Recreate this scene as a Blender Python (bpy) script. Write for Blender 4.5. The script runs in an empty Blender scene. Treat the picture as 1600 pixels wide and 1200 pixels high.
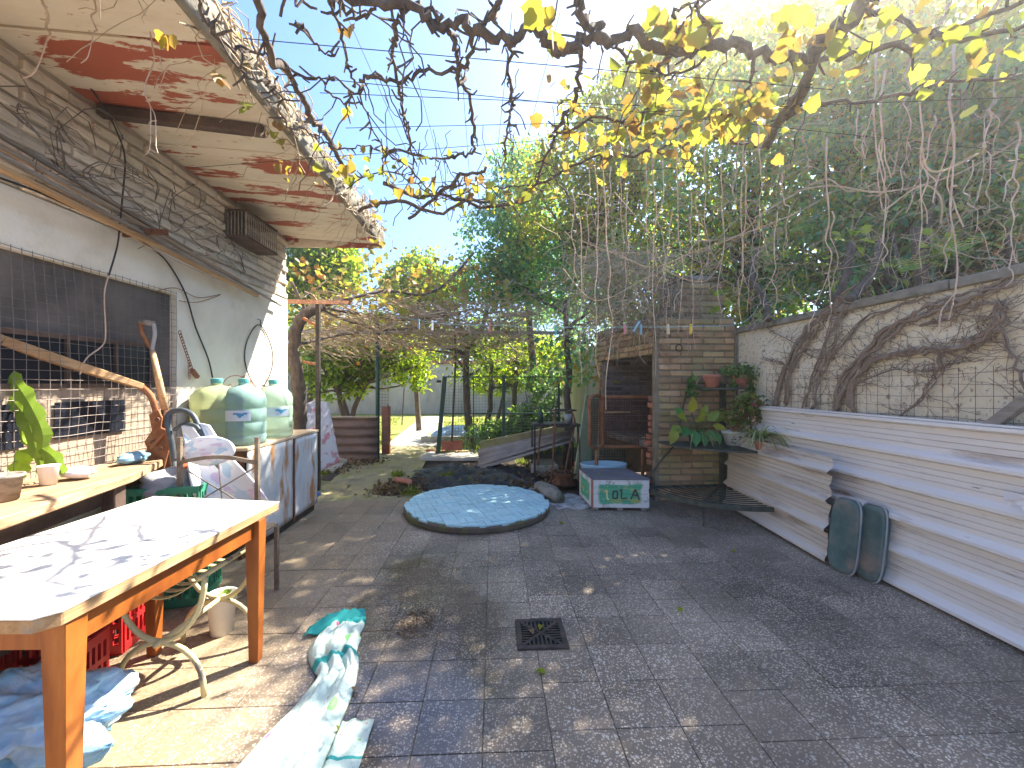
import bpy, bmesh, math, random
import numpy as np
from mathutils import Vector, Matrix, noise
R = random.Random(7)
SC = bpy.context.scene
COL = SC.collection
PI = math.pi
# ---------------------------------------------------------------- camera, sky, sun, exposure
H, F = 1.30, 650.0                      # eye height (m), focal length in px of a 1600 px wide frame
YAW = math.radians(2.55)
CY, SY = math.cos(YAW), math.sin(YAW)
cam = bpy.data.cameras.new('camera')
cam.lens = 14.625; cam.sensor_width = 36; cam.clip_start = 0.05; cam.clip_end = 400
co = bpy.data.objects.new('camera', cam); COL.objects.link(co)
co.location = (0, 0, H); co.rotation_euler = (PI/2, 0, -YAW)
SC.camera = co
SUN_AZ, SUN_EL = math.radians(50), math.radians(49)     # azimuth from +Y towards +X
w = bpy.data.worlds.new('World'); SC.world = w; w.use_nodes = True
nt = w.node_tree; nt.nodes.clear()
sky = nt.nodes.new('ShaderNodeTexSky'); sky.sky_type = 'NISHITA'; sky.sun_disc = False
sky.sun_elevation = SUN_EL; sky.sun_rotation = SUN_AZ; sky.dust_density = 1.6; sky.ozone_density = 10.0; sky.air_density = 1.0
bg = nt.nodes.new('ShaderNodeBackground'); bg.inputs[1].default_value = 0.09
wo = nt.nodes.new('ShaderNodeOutputWorld')
nt.links.new(sky.outputs[0], bg.inputs[0]); nt.links.new(bg.outputs[0], wo.inputs[0])
sl = bpy.data.lights.new('sun', 'SUN'); sl.energy = 4.5; sl.angle = math.radians(0.5); sl.color = (1, .93, .80)
so = bpy.data.objects.new('sun', sl); COL.objects.link(so)
sd = Vector((math.sin(SUN_AZ)*math.cos(SUN_EL), math.cos(SUN_AZ)*math.cos(SUN_EL), math.sin(SUN_EL)))
so.rotation_euler = sd.to_track_quat('Z', 'Y').to_euler(); so.location = sd*30
SC.view_settings.view_transform = 'Standard'; SC.view_settings.look = 'None'
SC.view_settings.exposure = 2.35; SC.view_settings.gamma = 1.0
SC.view_settings.use_curve_mapping = False
SC.render.engine = 'CYCLES'
SC.cycles.use_denoising = True
SC.cycles.max_bounces = 8; SC.cycles.diffuse_bounces = 6; SC.cycles.glossy_bounces = 3
SC.cycles.transmission_bounces = 6; SC.cycles.transparent_max_bounces = 8
SC.cycles.caustics_reflective = False; SC.cycles.caustics_refractive = False
SC.cycles.sample_clamp_indirect = 8
# ---------------------------------------------------------------- measuring helpers (frame px -> metres)
def cw(xc, d, z=0.0): return Vector((xc*CY + d*SY, -xc*SY + d*CY, z))
def at(px, py, d): return cw((px-800)/F*d, d, H-(py-600)/F*d)
def gnd(px, py, z=0.0): return at(px, py, F*(H-z)/(py-600))
def atX(px, py, X): return at(px, py, X/((px-800)/F*CY + SY))
def atY(px, py, Y): return at(px, py, Y/(-(px-800)/F*SY + CY))
# ---------------------------------------------------------------- mesh builder
class MB:
    def __init__(s): s.v, s.f, s.uv = [], [], None
    def add(s, vs, fs):
        b = len(s.v); s.v += [Vector(q) for q in vs]; s.f += [tuple(i+b for i in f) for f in fs]; return s
    def box(s, x0, x1, y0, y1, z0, z1):
        return s.add([(x0,y0,z0),(x1,y0,z0),(x1,y1,z0),(x0,y1,z0),(x0,y0,z1),(x1,y0,z1),(x1,y1,z1),(x0,y1,z1)],
            [(3,2,1,0),(4,5,6,7),(0,1,5,4),(1,2,6,5),(2,3,7,6),(3,0,4,7)])
    def bar(s, a, b, wd, ht, up=(0,0,1), w2=None, h2=None):
        a, b = Vector(a), Vector(b); t = (b-a).normalized(); u = Vector(up)
        if abs(t.dot(u)) > .97: u = Vector((0,1,0))
        r = t.cross(u).normalized(); u = r.cross(t)
        w2 = wd if w2 is None else w2; h2 = ht if h2 is None else h2
        vs = [a+r*x*wd/2+u*y*ht/2 for x, y in ((-1,-1),(1,-1),(1,1),(-1,1))] + [b+r*x*w2/2+u*y*h2/2 for x, y in ((-1,-1),(1,-1),(1,1),(-1,1))]
        return s.add(vs, [(3,2,1,0),(4,5,6,7),(0,1,5,4),(1,2,6,5),(2,3,7,6),(3,0,4,7)])
    def prism(s, pts, z0, z1):
        n = len(pts); vs = [(p[0],p[1],z0) for p in pts] + [(p[0],p[1],z1) for p in pts]
        return s.add(vs, [tuple(reversed(range(n))), tuple(range(n,2*n))] + [(i,(i+1)%n,n+(i+1)%n,n+i) for i in range(n)])
    def tube(s, pts, r, n=6, cap=True):
        pts = [Vector(p) for p in pts]; m = len(pts)
        if not hasattr(r, '__len__'): r = [r]*m
        b = len(s.v); u = None
        for i, p in enumerate(pts):
            t = (pts[min(i+1,m-1)] - pts[max(i-1,0)])
            if t.length < 1e-9: t = Vector((0,0,1))
            t.normalize()
            if u is None: u = t.orthogonal().normalized()
            u = u - t*u.dot(t)
            if u.length < 1e-6: u = t.orthogonal()
            u.normalize(); q = t.cross(u)
            for k in range(n):
                a = 2*PI*k/n; s.v.append(p + (u*math.cos(a) + q*math.sin(a))*r[i])
        for i in range(m-1):
            for k in range(n):
                s.f.append((b+i*n+k, b+i*n+(k+1)%n, b+(i+1)*n+(k+1)%n, b+(i+1)*n+k))
        if cap: s.f.append(tuple(b+k for k in reversed(range(n)))); s.f.append(tuple(b+(m-1)*n+k for k in range(n)))
        return s
    def ring(s, c, rad, r, nrm=(0,0,1), n=24, k=5, e=1.0):
        z = Vector(nrm).normalized(); x = z.orthogonal().normalized() if abs(z.z) < .9 else Vector((1,0,0)); y = z.cross(x)
        if abs(z.z) < .9: y = Vector((0,0,1)); x = y.cross(z).normalized()
        return s.tube([Vector(c)+x*math.cos(2*PI*i/n)*rad+y*math.sin(2*PI*i/n)*rad*e for i in range(n+1)], r, k, False)
    def lathe(s, c, prof, n=20, sx=1, sy=1):
        b = len(s.v); c = Vector(c); m = len(prof)
        for rr, z in prof:
            for k in range(n): s.v.append(c + Vector((rr*math.cos(2*PI*k/n)*sx, rr*math.sin(2*PI*k/n)*sy, z)))
        for i in range(m-1):
            for k in range(n): s.f.append((b+i*n+k, b+i*n+(k+1)%n, b+(i+1)*n+(k+1)%n, b+(i+1)*n+k))
        if prof[0][0] > 1e-6: s.f.append(tuple(b+k for k in reversed(range(n))))
        if prof[-1][0] > 1e-6: s.f.append(tuple(b+(m-1)*n+k for k in range(n)))
        return s
    def grid(s, fn, nu, nv):
        b = len(s.v)
        if s.uv is None: s.uv = []
        for j in range(nv+1):
            for i in range(nu+1): s.v.append(Vector(fn(i/nu, j/nv))); s.uv.append((i/nu, j/nv))
        for j in range(nv):
            for i in range(nu):
                a = b+j*(nu+1)+i; s.f.append((a, a+1, a+nu+2, a+nu+1))
        return s
    def leaf(s, p, d, nrm, L, wd, fold=.25):
        d = Vector(d).normalized(); nn = Vector(nrm); q = d.cross(nn)
        if q.length < 1e-4: q = d.orthogonal()
        q.normalize(); nn = q.cross(d); p = Vector(p); u = nn*fold*wd
        return s.add([p, p+d*L*.3+q*wd*.5+u, p+d*L*.68+q*wd*.38+u*.7, p+d*L-nn*L*.12, p+d*L*.68-q*wd*.38+u*.7, p+d*L*.3-q*wd*.5+u, p+d*L*.5],
            [(0,1,6),(1,2,6),(2,3,6),(3,4,6),(4,5,6),(5,0,6)])
    def blade(s, p, d, L, wd, droop=.8, n=5):
        d = Vector(d).normalized(); side = d.cross(Vector((0,0,1)))
        if side.length < 1e-3: side = Vector((1,0,0))
        side.normalize(); b = len(s.v); q = Vector(p)
        for i in range(n+1):
            t = i/n; ww = wd*(1-t**2)*.5 + .0006; s.v += [q-side*ww, q+side*ww]
            q = q + d*(L/n); d = (d + Vector((0,0,-droop*1.6/n))).normalized()
        s.f += [(b+2*i, b+2*i+1, b+2*i+3, b+2*i+2) for i in range(n)]
        return s
LOC = {}
def obj(name, mb, m=None, parent=None, loc=None, smooth=False, bev=0, solid=0):
    o0 = Vector(loc) if loc is not None else (LOC.get(parent.name, Vector((0,0,0))) if parent else Vector((0,0,0)))
    base = LOC.get(parent.name, Vector((0,0,0))) if parent else Vector((0,0,0))
    me = bpy.data.meshes.new(name)
    me.from_pydata([tuple(v-o0) for v in mb.v], [], mb.f)
    if mb.uv is not None and len(mb.uv) == len(mb.v):
        ul = me.uv_layers.new(name='UVMap'); li = np.empty(len(me.loops), dtype=np.int32); me.loops.foreach_get('vertex_index', li)
        ul.data.foreach_set('uv', np.array(mb.uv, dtype=np.float32)[li].ravel())
    if smooth: me.polygons.foreach_set('use_smooth', [True]*len(me.polygons))
    if m: me.materials.append(m)
    me.update()
    o = bpy.data.objects.new(name, me); COL.objects.link(o)
    o.location = o0 - base; LOC[o.name] = o0
    if parent: o.parent = parent
    if bev:
        b = o.modifiers.new('bevel', 'BEVEL'); b.width = bev; b.segments = 1; b.limit_method = 'ANGLE'
    if solid:
        b = o.modifiers.new('solid', 'SOLIDIFY'); b.thickness = solid; b.offset = 0
    return o
def tag(o, label=None, cat=None, group=None, kind=None):
    if label: o['label'] = label
    if cat: o['category'] = cat
    if group: o['group'] = group
    if kind: o['kind'] = kind
    return o
def thing(name, label, cat, loc, group=None):
    o = bpy.data.objects.new(name, None); COL.objects.link(o); o.location = loc; o.empty_display_size = .1
    LOC[o.name] = Vector(loc); return tag(o, label, cat, group)
def inst(name, me, parent, loc, rot=(0,0,0), scale=(1,1,1)):
    o = bpy.data.objects.new(name, me); COL.objects.link(o)
    base = LOC.get(parent.name, Vector((0,0,0))) if parent else Vector((0,0,0))
    o.location = Vector(loc)-base; o.rotation_euler = rot; o.scale = scale; LOC[o.name] = Vector(loc)
    if parent: o.parent = parent
    return o
def mesh(name, mb, m, smooth=False, bev=0):
    me = bpy.data.meshes.new(name); me.from_pydata([tuple(v) for v in mb.v], [], mb.f)
    if bev:
        bm = bmesh.new(); bm.from_mesh(me); bmesh.ops.bevel(bm, geom=bm.edges[:], offset=bev, segments=1, affect='EDGES'); bm.to_mesh(me); bm.free()
    if smooth: me.polygons.foreach_set('use_smooth', [True]*len(me.polygons))
    if m: me.materials.append(m)
    return me
# ---------------------------------------------------------------- materials
def ramp(nt, fac, cols, lo=.3, hi=.7):
    r = nt.nodes.new('ShaderNodeValToRGB'); e = r.color_ramp.elements
    n = len(cols)
    for i, c in enumerate(cols):
        p = lo + (hi-lo)*i/max(1,n-1)
        el = e[i] if i < 2 and i < len(e) else e.new(p)
        el.position = p; el.color = (*c, 1)
    nt.links.new(fac, r.inputs[0]); return r.outputs[0]
def nz(nt, co, scale, detail=6, rough=.6, kind='noise', dist=0):
    if kind == 'vor':
        t = nt.nodes.new('ShaderNodeTexVoronoi'); t.inputs['Scale'].default_value = scale; nt.links.new(co, t.inputs['Vector']); return t
    t = nt.nodes.new('ShaderNodeTexNoise'); t.inputs['Scale'].default_value = scale; t.inputs['Detail'].default_value = detail
    t.inputs['Roughness'].default_value = rough; t.inputs['Distortion'].default_value = dist
    nt.links.new(co, t.inputs['Vector']); return t
def mapr(nt, v, a, b, c=0., d=1.):
    m = nt.nodes.new('ShaderNodeMapRange'); nt.links.new(v, m.inputs[0])
    for i, x in enumerate((a,b,c,d)): m.inputs[i+1].default_value = x
    return m.outputs[0]
def mixc(nt, fac, a, b, mode='MIX'):
    m = nt.nodes.new('ShaderNodeMix'); m.data_type = 'RGBA'; m.blend_type = mode
    if isinstance(fac, (int,float)): m.inputs[0].default_value = fac
    else: nt.links.new(fac, m.inputs[0])
    for k, x in ((6,a),(7,b)):
        if isinstance(x, tuple): m.inputs[k].default_value = (*x, 1)
        else: nt.links.new(x, m.inputs[k])
    return m.outputs[2]
def math2(nt, op, a, b):
    m = nt.nodes.new('ShaderNodeMath'); m.operation = op
    for i, x in enumerate((a,b)):
        if isinstance(x, (int,float)): m.inputs[i].default_value = x
        else: nt.links.new(x, m.inputs[i])
    return m.outputs[0]
def start(name):
    m = bpy.data.materials.new(name); m.use_nodes = True; nt = m.node_tree
    p = nt.nodes['Principled BSDF']; g = nt.nodes.new('ShaderNodeNewGeometry')
    return m, nt, p, g
def scaled(nt, co, st):
    mp = nt.nodes.new('ShaderNodeMapping'); mp.inputs['Scale'].default_value = st; nt.links.new(co, mp.inputs[0]); return mp.outputs[0]
def M(name, cols, scale=5, rough=.7, bump=.2, metal=0., spots=(), stretch=None, rand=0., bscale=None, spec=.4, trans=0., rvar=0., lo=.32, hi=.68, bdist=.01, dist=0):
    m, nt, p, g = start(name); co = g.outputs['Position']
    if stretch: co = scaled(nt, co, stretch)
    n = nz(nt, co, scale, 8, .62, dist=dist); c = ramp(nt, n.outputs[0], cols, lo, hi)
    for sc_, sscale, a, b in spots:
        sn = nz(nt, co, sscale, 8, .65); c = mixc(nt, mapr(nt, sn.outputs[0], a, b), c, sc_)
    if rand:
        oi = nt.nodes.new('ShaderNodeObjectInfo'); hs = nt.nodes.new('ShaderNodeHueSaturation')
        nt.links.new(mapr(nt, oi.outputs['Random'], 0, 1, 1-rand, 1+rand), hs.inputs['Value']); nt.links.new(c, hs.inputs['Color']); c = hs.outputs[0]
    nt.links.new(c, p.inputs['Base Color'])
    p.inputs['Metallic'].default_value = metal; p.inputs['Specular IOR Level'].default_value = spec
    if rvar: nt.links.new(mapr(nt, n.outputs[0], .3, .7, rough-rvar, rough+rvar), p.inputs['Roughness'])
    else: p.inputs['Roughness'].default_value = rough
    if trans: p.inputs['Transmission Weight'].default_value = trans
    if bump:
        bn = nz(nt, co, bscale or scale*4, 8, .65); bp = nt.nodes.new('ShaderNodeBump'); bp.inputs['Strength'].default_value = bump; bp.inputs['Distance'].default_value = bdist
        nt.links.new(bn.outputs[0], bp.inputs['Height']); nt.links.new(bp.outputs[0], p.inputs['Normal'])
    return m
def leafmat(name, cols, tr=.45, rough=.5, tint=(1.9,1.75,.7)):
    m, nt, p, g = start(name)
    c = ramp(nt, g.outputs['Random Per Island'], cols, 0.02, .98)
    n = nz(nt, g.outputs['Position'], 2.2, 3); hs = nt.nodes.new('ShaderNodeHueSaturation')
    nt.links.new(mapr(nt, n.outputs[0], .3, .7, .75, 1.25), hs.inputs['Value']); nt.links.new(c, hs.inputs['Color']); c = hs.outputs[0]
    nt.links.new(c, p.inputs['Base Color']); p.inputs['Roughness'].default_value = rough; p.inputs['Specular IOR Level'].default_value = .35
    t = nt.nodes.new('ShaderNodeBsdfTranslucent'); nt.links.new(mixc(nt, 1.0, c, tint, 'MULTIPLY'), t.inputs[0])
    mx = nt.nodes.new('ShaderNodeMixShader'); mx.inputs[0].default_value = tr
    nt.links.new(p.outputs[0], mx.inputs[1]); nt.links.new(t.outputs[0], mx.inputs[2])
    nt.links.new(mx.outputs[0], nt.nodes['Material Output'].inputs[0]); return m
m_plaster = M('plaster_white', [(.74,.65,.52),(.83,.75,.62),(.86,.79,.68)], 3, .85, .35, spots=[((.50,.41,.31),1.3,.58,.8),((.36,.31,.26),14,.70,.78)], bscale=60)
m_wash = M('whitewashed_brick', [(.58,.49,.39),(.73,.64,.53),(.80,.72,.62)], 9, .9, .6, spots=[((.28,.21,.16),16,.57,.70),((.36,.28,.21),5,.60,.74)], stretch=(1,.5,2), rand=.18, bscale=45)
m_mortar = M('mortar', [(.48,.41,.33),(.60,.52,.43)], 12, .95, .5, bscale=80)
m_mortar_d = M('mortar_dirty', [(.23,.18,.115),(.34,.275,.19)], 12, .95, .5, spots=[((.10,.11,.045),4,.55,.7)], bscale=80)
m_soff = M('peeling_soffit_paint', [(.70,.59,.46),(.78,.68,.55),(.82,.73,.61)], 4, .8, .2, spots=[((.42,.11,.06),2.3,.52,.54),((.42,.12,.07),15,.63,.65),((.14,.12,.09),5,.66,.76)], stretch=(.55,2.0,1), rand=.06, bscale=50)
m_conc = M('old_concrete', [(.16,.14,.11),(.27,.24,.19),(.34,.31,.26)], 6, .95, .7, spots=[((.09,.09,.04),5,.52,.68)], bscale=50)
m_conc_l = M('pale_concrete', [(.40,.37,.32),(.52,.49,.43)], 4, .92, .5, spots=[((.24,.23,.14),3,.56,.72)], bscale=60)
m_moss = M('mossy_concrete', [(.20,.17,.10),(.33,.28,.15),(.30,.28,.09)], 2.5, .95, .7, spots=[((.20,.22,.04),4,.54,.66),((.09,.08,.06),7,.62,.75)], bscale=40)
m_brick = M('old_brick', [(.34,.195,.11),(.50,.30,.165),(.54,.35,.21)], 7, .92, .7, spots=[((.39,.32,.14),2.6,.45,.64),((.56,.49,.40),9,.66,.74),((.11,.09,.075),6,.66,.8)], rand=.32, bscale=60)
m_brick_r = M('red_brick', [(.33,.11,.06),(.45,.17,.09),(.42,.22,.15)], 9, .9, .6, spots=[((.5,.42,.36),10,.64,.72)], rand=.25, bscale=60)
m_soot = M('sooty_brick', [(.11,.09,.09),(.18,.145,.14),(.24,.19,.17)], 7, .95, .6, rand=.4, bscale=60)
m_sootm = M('sooty_mortar', [(.22,.20,.19),(.30,.27,.25)], 9, .95, .4)
m_gwall = M('rough_render', [(.78,.66,.46),(.86,.75,.54),(.89,.80,.62)], 3.5, .95, .8, spots=[((.36,.28,.21),26,.57,.66),((.20,.16,.13),55,.60,.68),((.56,.46,.33),2,.56,.74)], bscale=35, bdist=.02)
m_fwall = M('far_render', [(.30,.27,.23),(.42,.38,.33),(.50,.46,.40)], 1.2, .95, .3, spots=[((.17,.16,.14),.8,.50,.66),((.54,.50,.43),2.4,.58,.7),((.12,.13,.07),1.6,.62,.74)], stretch=(1,1,.45))
m_tab = M('white_laminate', [(.74,.70,.64),(.82,.79,.74)], 5, .45, .06, spots=[((.50,.36,.24),14,.70,.74),((.60,.55,.47),2.2,.60,.8)])
m_worng = M('orange_wood', [(.19,.048,.008),(.29,.082,.012),(.38,.12,.02)], 6, .5, .2, stretch=(3,1,.35), rand=.1, spots=[((.14,.06,.025),9,.66,.76)])
m_wbench = M('weathered_plank', [(.22,.13,.065),(.34,.215,.12),(.42,.29,.18)], 5, .85, .5, stretch=(6,.5,6), rand=.1, spots=[((.16,.10,.06),9,.62,.74)])
m_wpole = M('bare_timber', [(.34,.19,.085),(.48,.29,.14),(.56,.38,.21)], 6, .75, .3, stretch=(5,.5,5), rand=.3, spots=[((.26,.22,.19),3,.55,.7)])
m_wgrey = M('grey_timber', [(.20,.17,.14),(.33,.28,.23),(.42,.37,.32)], 7, .9, .4, stretch=(5,.6,5), rand=.15)
m_wdark = M('dark_timber', [(.05,.035,.03),(.10,.065,.05),(.14,.09,.07)], 7, .85, .3)
m_bark = M('vine_bark', [(.055,.04,.035),(.115,.085,.065),(.17,.13,.10)], 22, .95, .9, stretch=(1,1,.5), bscale=50)
m_twig = M('dry_twig', [(.28,.20,.12),(.44,.33,.21),(.55,.43,.30)], 9, .9, .2)
m_tend = M('pale_tendril', [(.42,.29,.21),(.56,.42,.33),(.62,.50,.42)], 9, .85, .2)
m_green = M('green_paint', [(.02,.06,.045),(.035,.09,.065)], 9, .5, .2, spots=[((.15,.08,.05),12,.64,.72)])
m_rust = M('rust', [(.085,.036,.022),(.17,.075,.042),(.26,.115,.06)], 18, .85, .6, metal=.25, bscale=90)
m_rusto = M('orange_rust', [(.22,.08,.035),(.33,.13,.055),(.40,.20,.10)], 14, .85, .5, bscale=80)
m_iron = M('dark_iron', [(.03,.028,.026),(.06,.05,.045),(.11,.075,.055)], 18, .6, .4, metal=.4)
m_wire = M('dull_wire', [(.16,.135,.12),(.24,.20,.175)], 20, .6, 0, metal=.5)
m_copper = M('copper_wire', [(.28,.10,.06),(.36,.16,.10)], 20, .5, 0, metal=.5)
m_black = M('black_cable', [(.02,.02,.02),(.035,.033,.03)], 20, .6, 0)
m_grey = M('grey_plastic', [(.05,.065,.075),(.085,.10,.115)], 9, .45, 0)
m_dark = M('dark_board', [(.085,.075,.07),(.14,.12,.11),(.19,.165,.15)], 3, .9, .3, spots=[((.25,.22,.19),2,.60,.8)])
m_teal = M('teal_cap', [(.10,.36,.34),(.16,.45,.42)], 5, .4, 0)
m_red = M('red_plastic', [(.48,.018,.02),(.60,.03,.03)], 4, .4, 0)
m_gcr = M('green_crate', [(.03,.22,.12),(.05,.28,.16)], 5, .5, 0)
m_white = M('white_plastic', [(.70,.69,.66),(.80,.79,.77)], 4, .45, 0)
m_terra = M('terracotta', [(.40,.15,.10),(.52,.22,.15)], 12, .85, .3, spots=[((.62,.45,.40),10,.66,.74)])
m_wstem = M('creeper_bark', [(.16,.11,.08),(.28,.20,.15),(.36,.27,.20)], 22, .95, .9, stretch=(1,1,.5), bscale=50)
m_soil = M('soil', [(.035,.026,.02),(.075,.055,.04),(.12,.09,.065)], 8, 1, 1.0, bscale=50, bdist=.03)
m_blue_pl = M('blue_plastic_sheet', [(.10,.34,.62),(.30,.58,.80),(.72,.84,.90)], 4.2, .22, .6, bscale=9, bdist=.03, trans=.15, stretch=(1,.4,1.6))
m_blk_pl = M('black_plastic_sheet', [(.012,.014,.018),(.028,.032,.04)], 5, .38, .9, bscale=14, bdist=.03)
m_basin = M('blue_enamel', [(.34,.52,.58),(.44,.62,.68)], 5, .35, .1, spots=[((.12,.12,.14),16,.68,.72)])
m_gboard = M('green_board', [(.20,.24,.13),(.30,.34,.20),(.34,.40,.24)], 4, .8, .2)
m_gcush = M('worn_green_vinyl', [(.05,.10,.095),(.10,.155,.14),(.22,.20,.17)], 5, .6, .3, spots=[((.30,.22,.17),4,.55,.72)])
m_asb = M('asbestos_sheet', [(.22,.19,.17),(.34,.30,.27)], 6, .95, .4)
m_sheet = M('painted_iron_sheet', [(.78,.71,.65),(.86,.79,.73),(.88,.83,.78)], 2.6, .45, .08, metal=.1, stretch=(1,.35,3), spots=[((.70,.61,.56),1.6,.56,.76),((.44,.34,.28),2.2,.58,.70),((.34,.23,.17),5,.62,.70),((.16,.10,.07),9,.66,.71)], spec=.5)
m_sheet2 = M('cream_iron_sheet', [(.62,.53,.44),(.74,.65,.55),(.78,.70,.61)], 2.6, .5, .08, metal=.1, stretch=(1,.35,3), spots=[((.42,.31,.24),3.0,.56,.70),((.20,.13,.09),7,.66,.74)], spec=.4)
m_wiron = M('weathered_iron', [(.13,.10,.075),(.20,.16,.12),(.27,.21,.16)], 14, .7, .4, metal=.2)
m_cab = M('rusty_white_enamel', [(.52,.54,.55),(.62,.63,.62),(.66,.66,.63)], 3, .5, .15, spots=[((.46,.22,.08),3.0,.52,.62),((.14,.07,.04),6,.66,.74)], stretch=(2,2,.6))
m_ctop = M('rusty_cabinet_top', [(.50,.30,.15),(.60,.46,.30),(.60,.52,.40)], 4, .7, .2)
m_tile_b = M('blue_tile', [(.38,.63,.68),(.45,.69,.73),(.52,.73,.76)], 6, .5, .2, spots=[((.50,.60,.62),3,.60,.72),((.20,.28,.27),12,.70,.78)], rand=.09)
m_slate = M('dark_glass', [(.012,.014,.022),(.02,.022,.03)], 3, .2, 0)
m_rag = M('grey_cloth', [(.28,.28,.28),(.42,.42,.42)], 6, .9, .3)
m_orag = M('orange_bag', [(.60,.08,.03),(.72,.14,.05)], 6, .4, .4)
m_paper = M('white_scrap', [(.74,.72,.74),(.82,.80,.80)], 8, .6, .2)
m_stone = M('pale_stone', [(.26,.23,.18),(.40,.37,.31),(.46,.43,.37)], 6, .95, .8, spots=[((.14,.15,.07),5,.55,.7)])
m_tcot = M('red_tile', [(.30,.09,.05),(.42,.15,.085)], 8, .9, .4, rand=.2)
m_orange = M('orange_fruit', [(.80,.28,.02),(.85,.36,.03)], 9, .45, .1)
def pcol(name, c): return M(name, [tuple(x*.85 for x in c), c], 6, .5, 0)
L_grape = leafmat('grape_leaf', [(.14,.17,.03),(.24,.25,.04),(.32,.30,.05),(.36,.22,.05),(.24,.13,.05),(.30,.30,.07)], .5, tint=(1.45,1.45,.8))
L_ever = leafmat('evergreen_leaf', [(.06,.21,.14),(.085,.27,.16),(.15,.32,.14),(.29,.39,.09)], .55, .4)
L_ivy = leafmat('ivy_leaf', [(.085,.24,.165),(.115,.30,.20),(.19,.35,.17),(.38,.44,.10),(.40,.22,.09)], .55)
L_yel = leafmat('yellow_leaf', [(.13,.22,.045),(.24,.32,.05),(.38,.40,.06),(.40,.34,.07),(.34,.20,.08)], .55, tint=(1.5,1.6,.8))
L_cit = leafmat('citrus_leaf', [(.05,.12,.015),(.12,.21,.02),(.23,.31,.025),(.33,.38,.035)], .55, .35)
L_lime = leafmat('lime_leaf', [(.14,.25,.025),(.25,.36,.035),(.35,.42,.045)], .55, .4)
L_pot = leafmat('pot_leaf', [(.06,.15,.05),(.12,.23,.07),(.18,.30,.09)], .4, .4)
L_arum = leafmat('arum_leaf', [(.06,.22,.08),(.10,.28,.10),(.30,.36,.06),(.44,.42,.06)], .4, .35)
L_spid = leafmat('spider_leaf', [(.15,.24,.09),(.26,.34,.14),(.48,.50,.30)], .35, .4)
L_gera = leafmat('geranium_leaf', [(.10,.17,.05),(.16,.24,.05),(.28,.22,.08)], .4, .5)
L_cact = leafmat('cactus_stem', [(.20,.32,.03),(.30,.42,.04)], .3, .4)
L_grass = leafmat('grass_blade', [(.08,.14,.015),(.16,.22,.02),(.28,.30,.03)], .4, .6)
L_dead = leafmat('dead_leaf', [(.10,.06,.035),(.18,.11,.06),(.26,.18,.10),(.07,.045,.03)], .2, .8)
L_pink = leafmat('pink_petal', [(.60,.10,.15),(.65,.25,.30)], .3)
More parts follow.
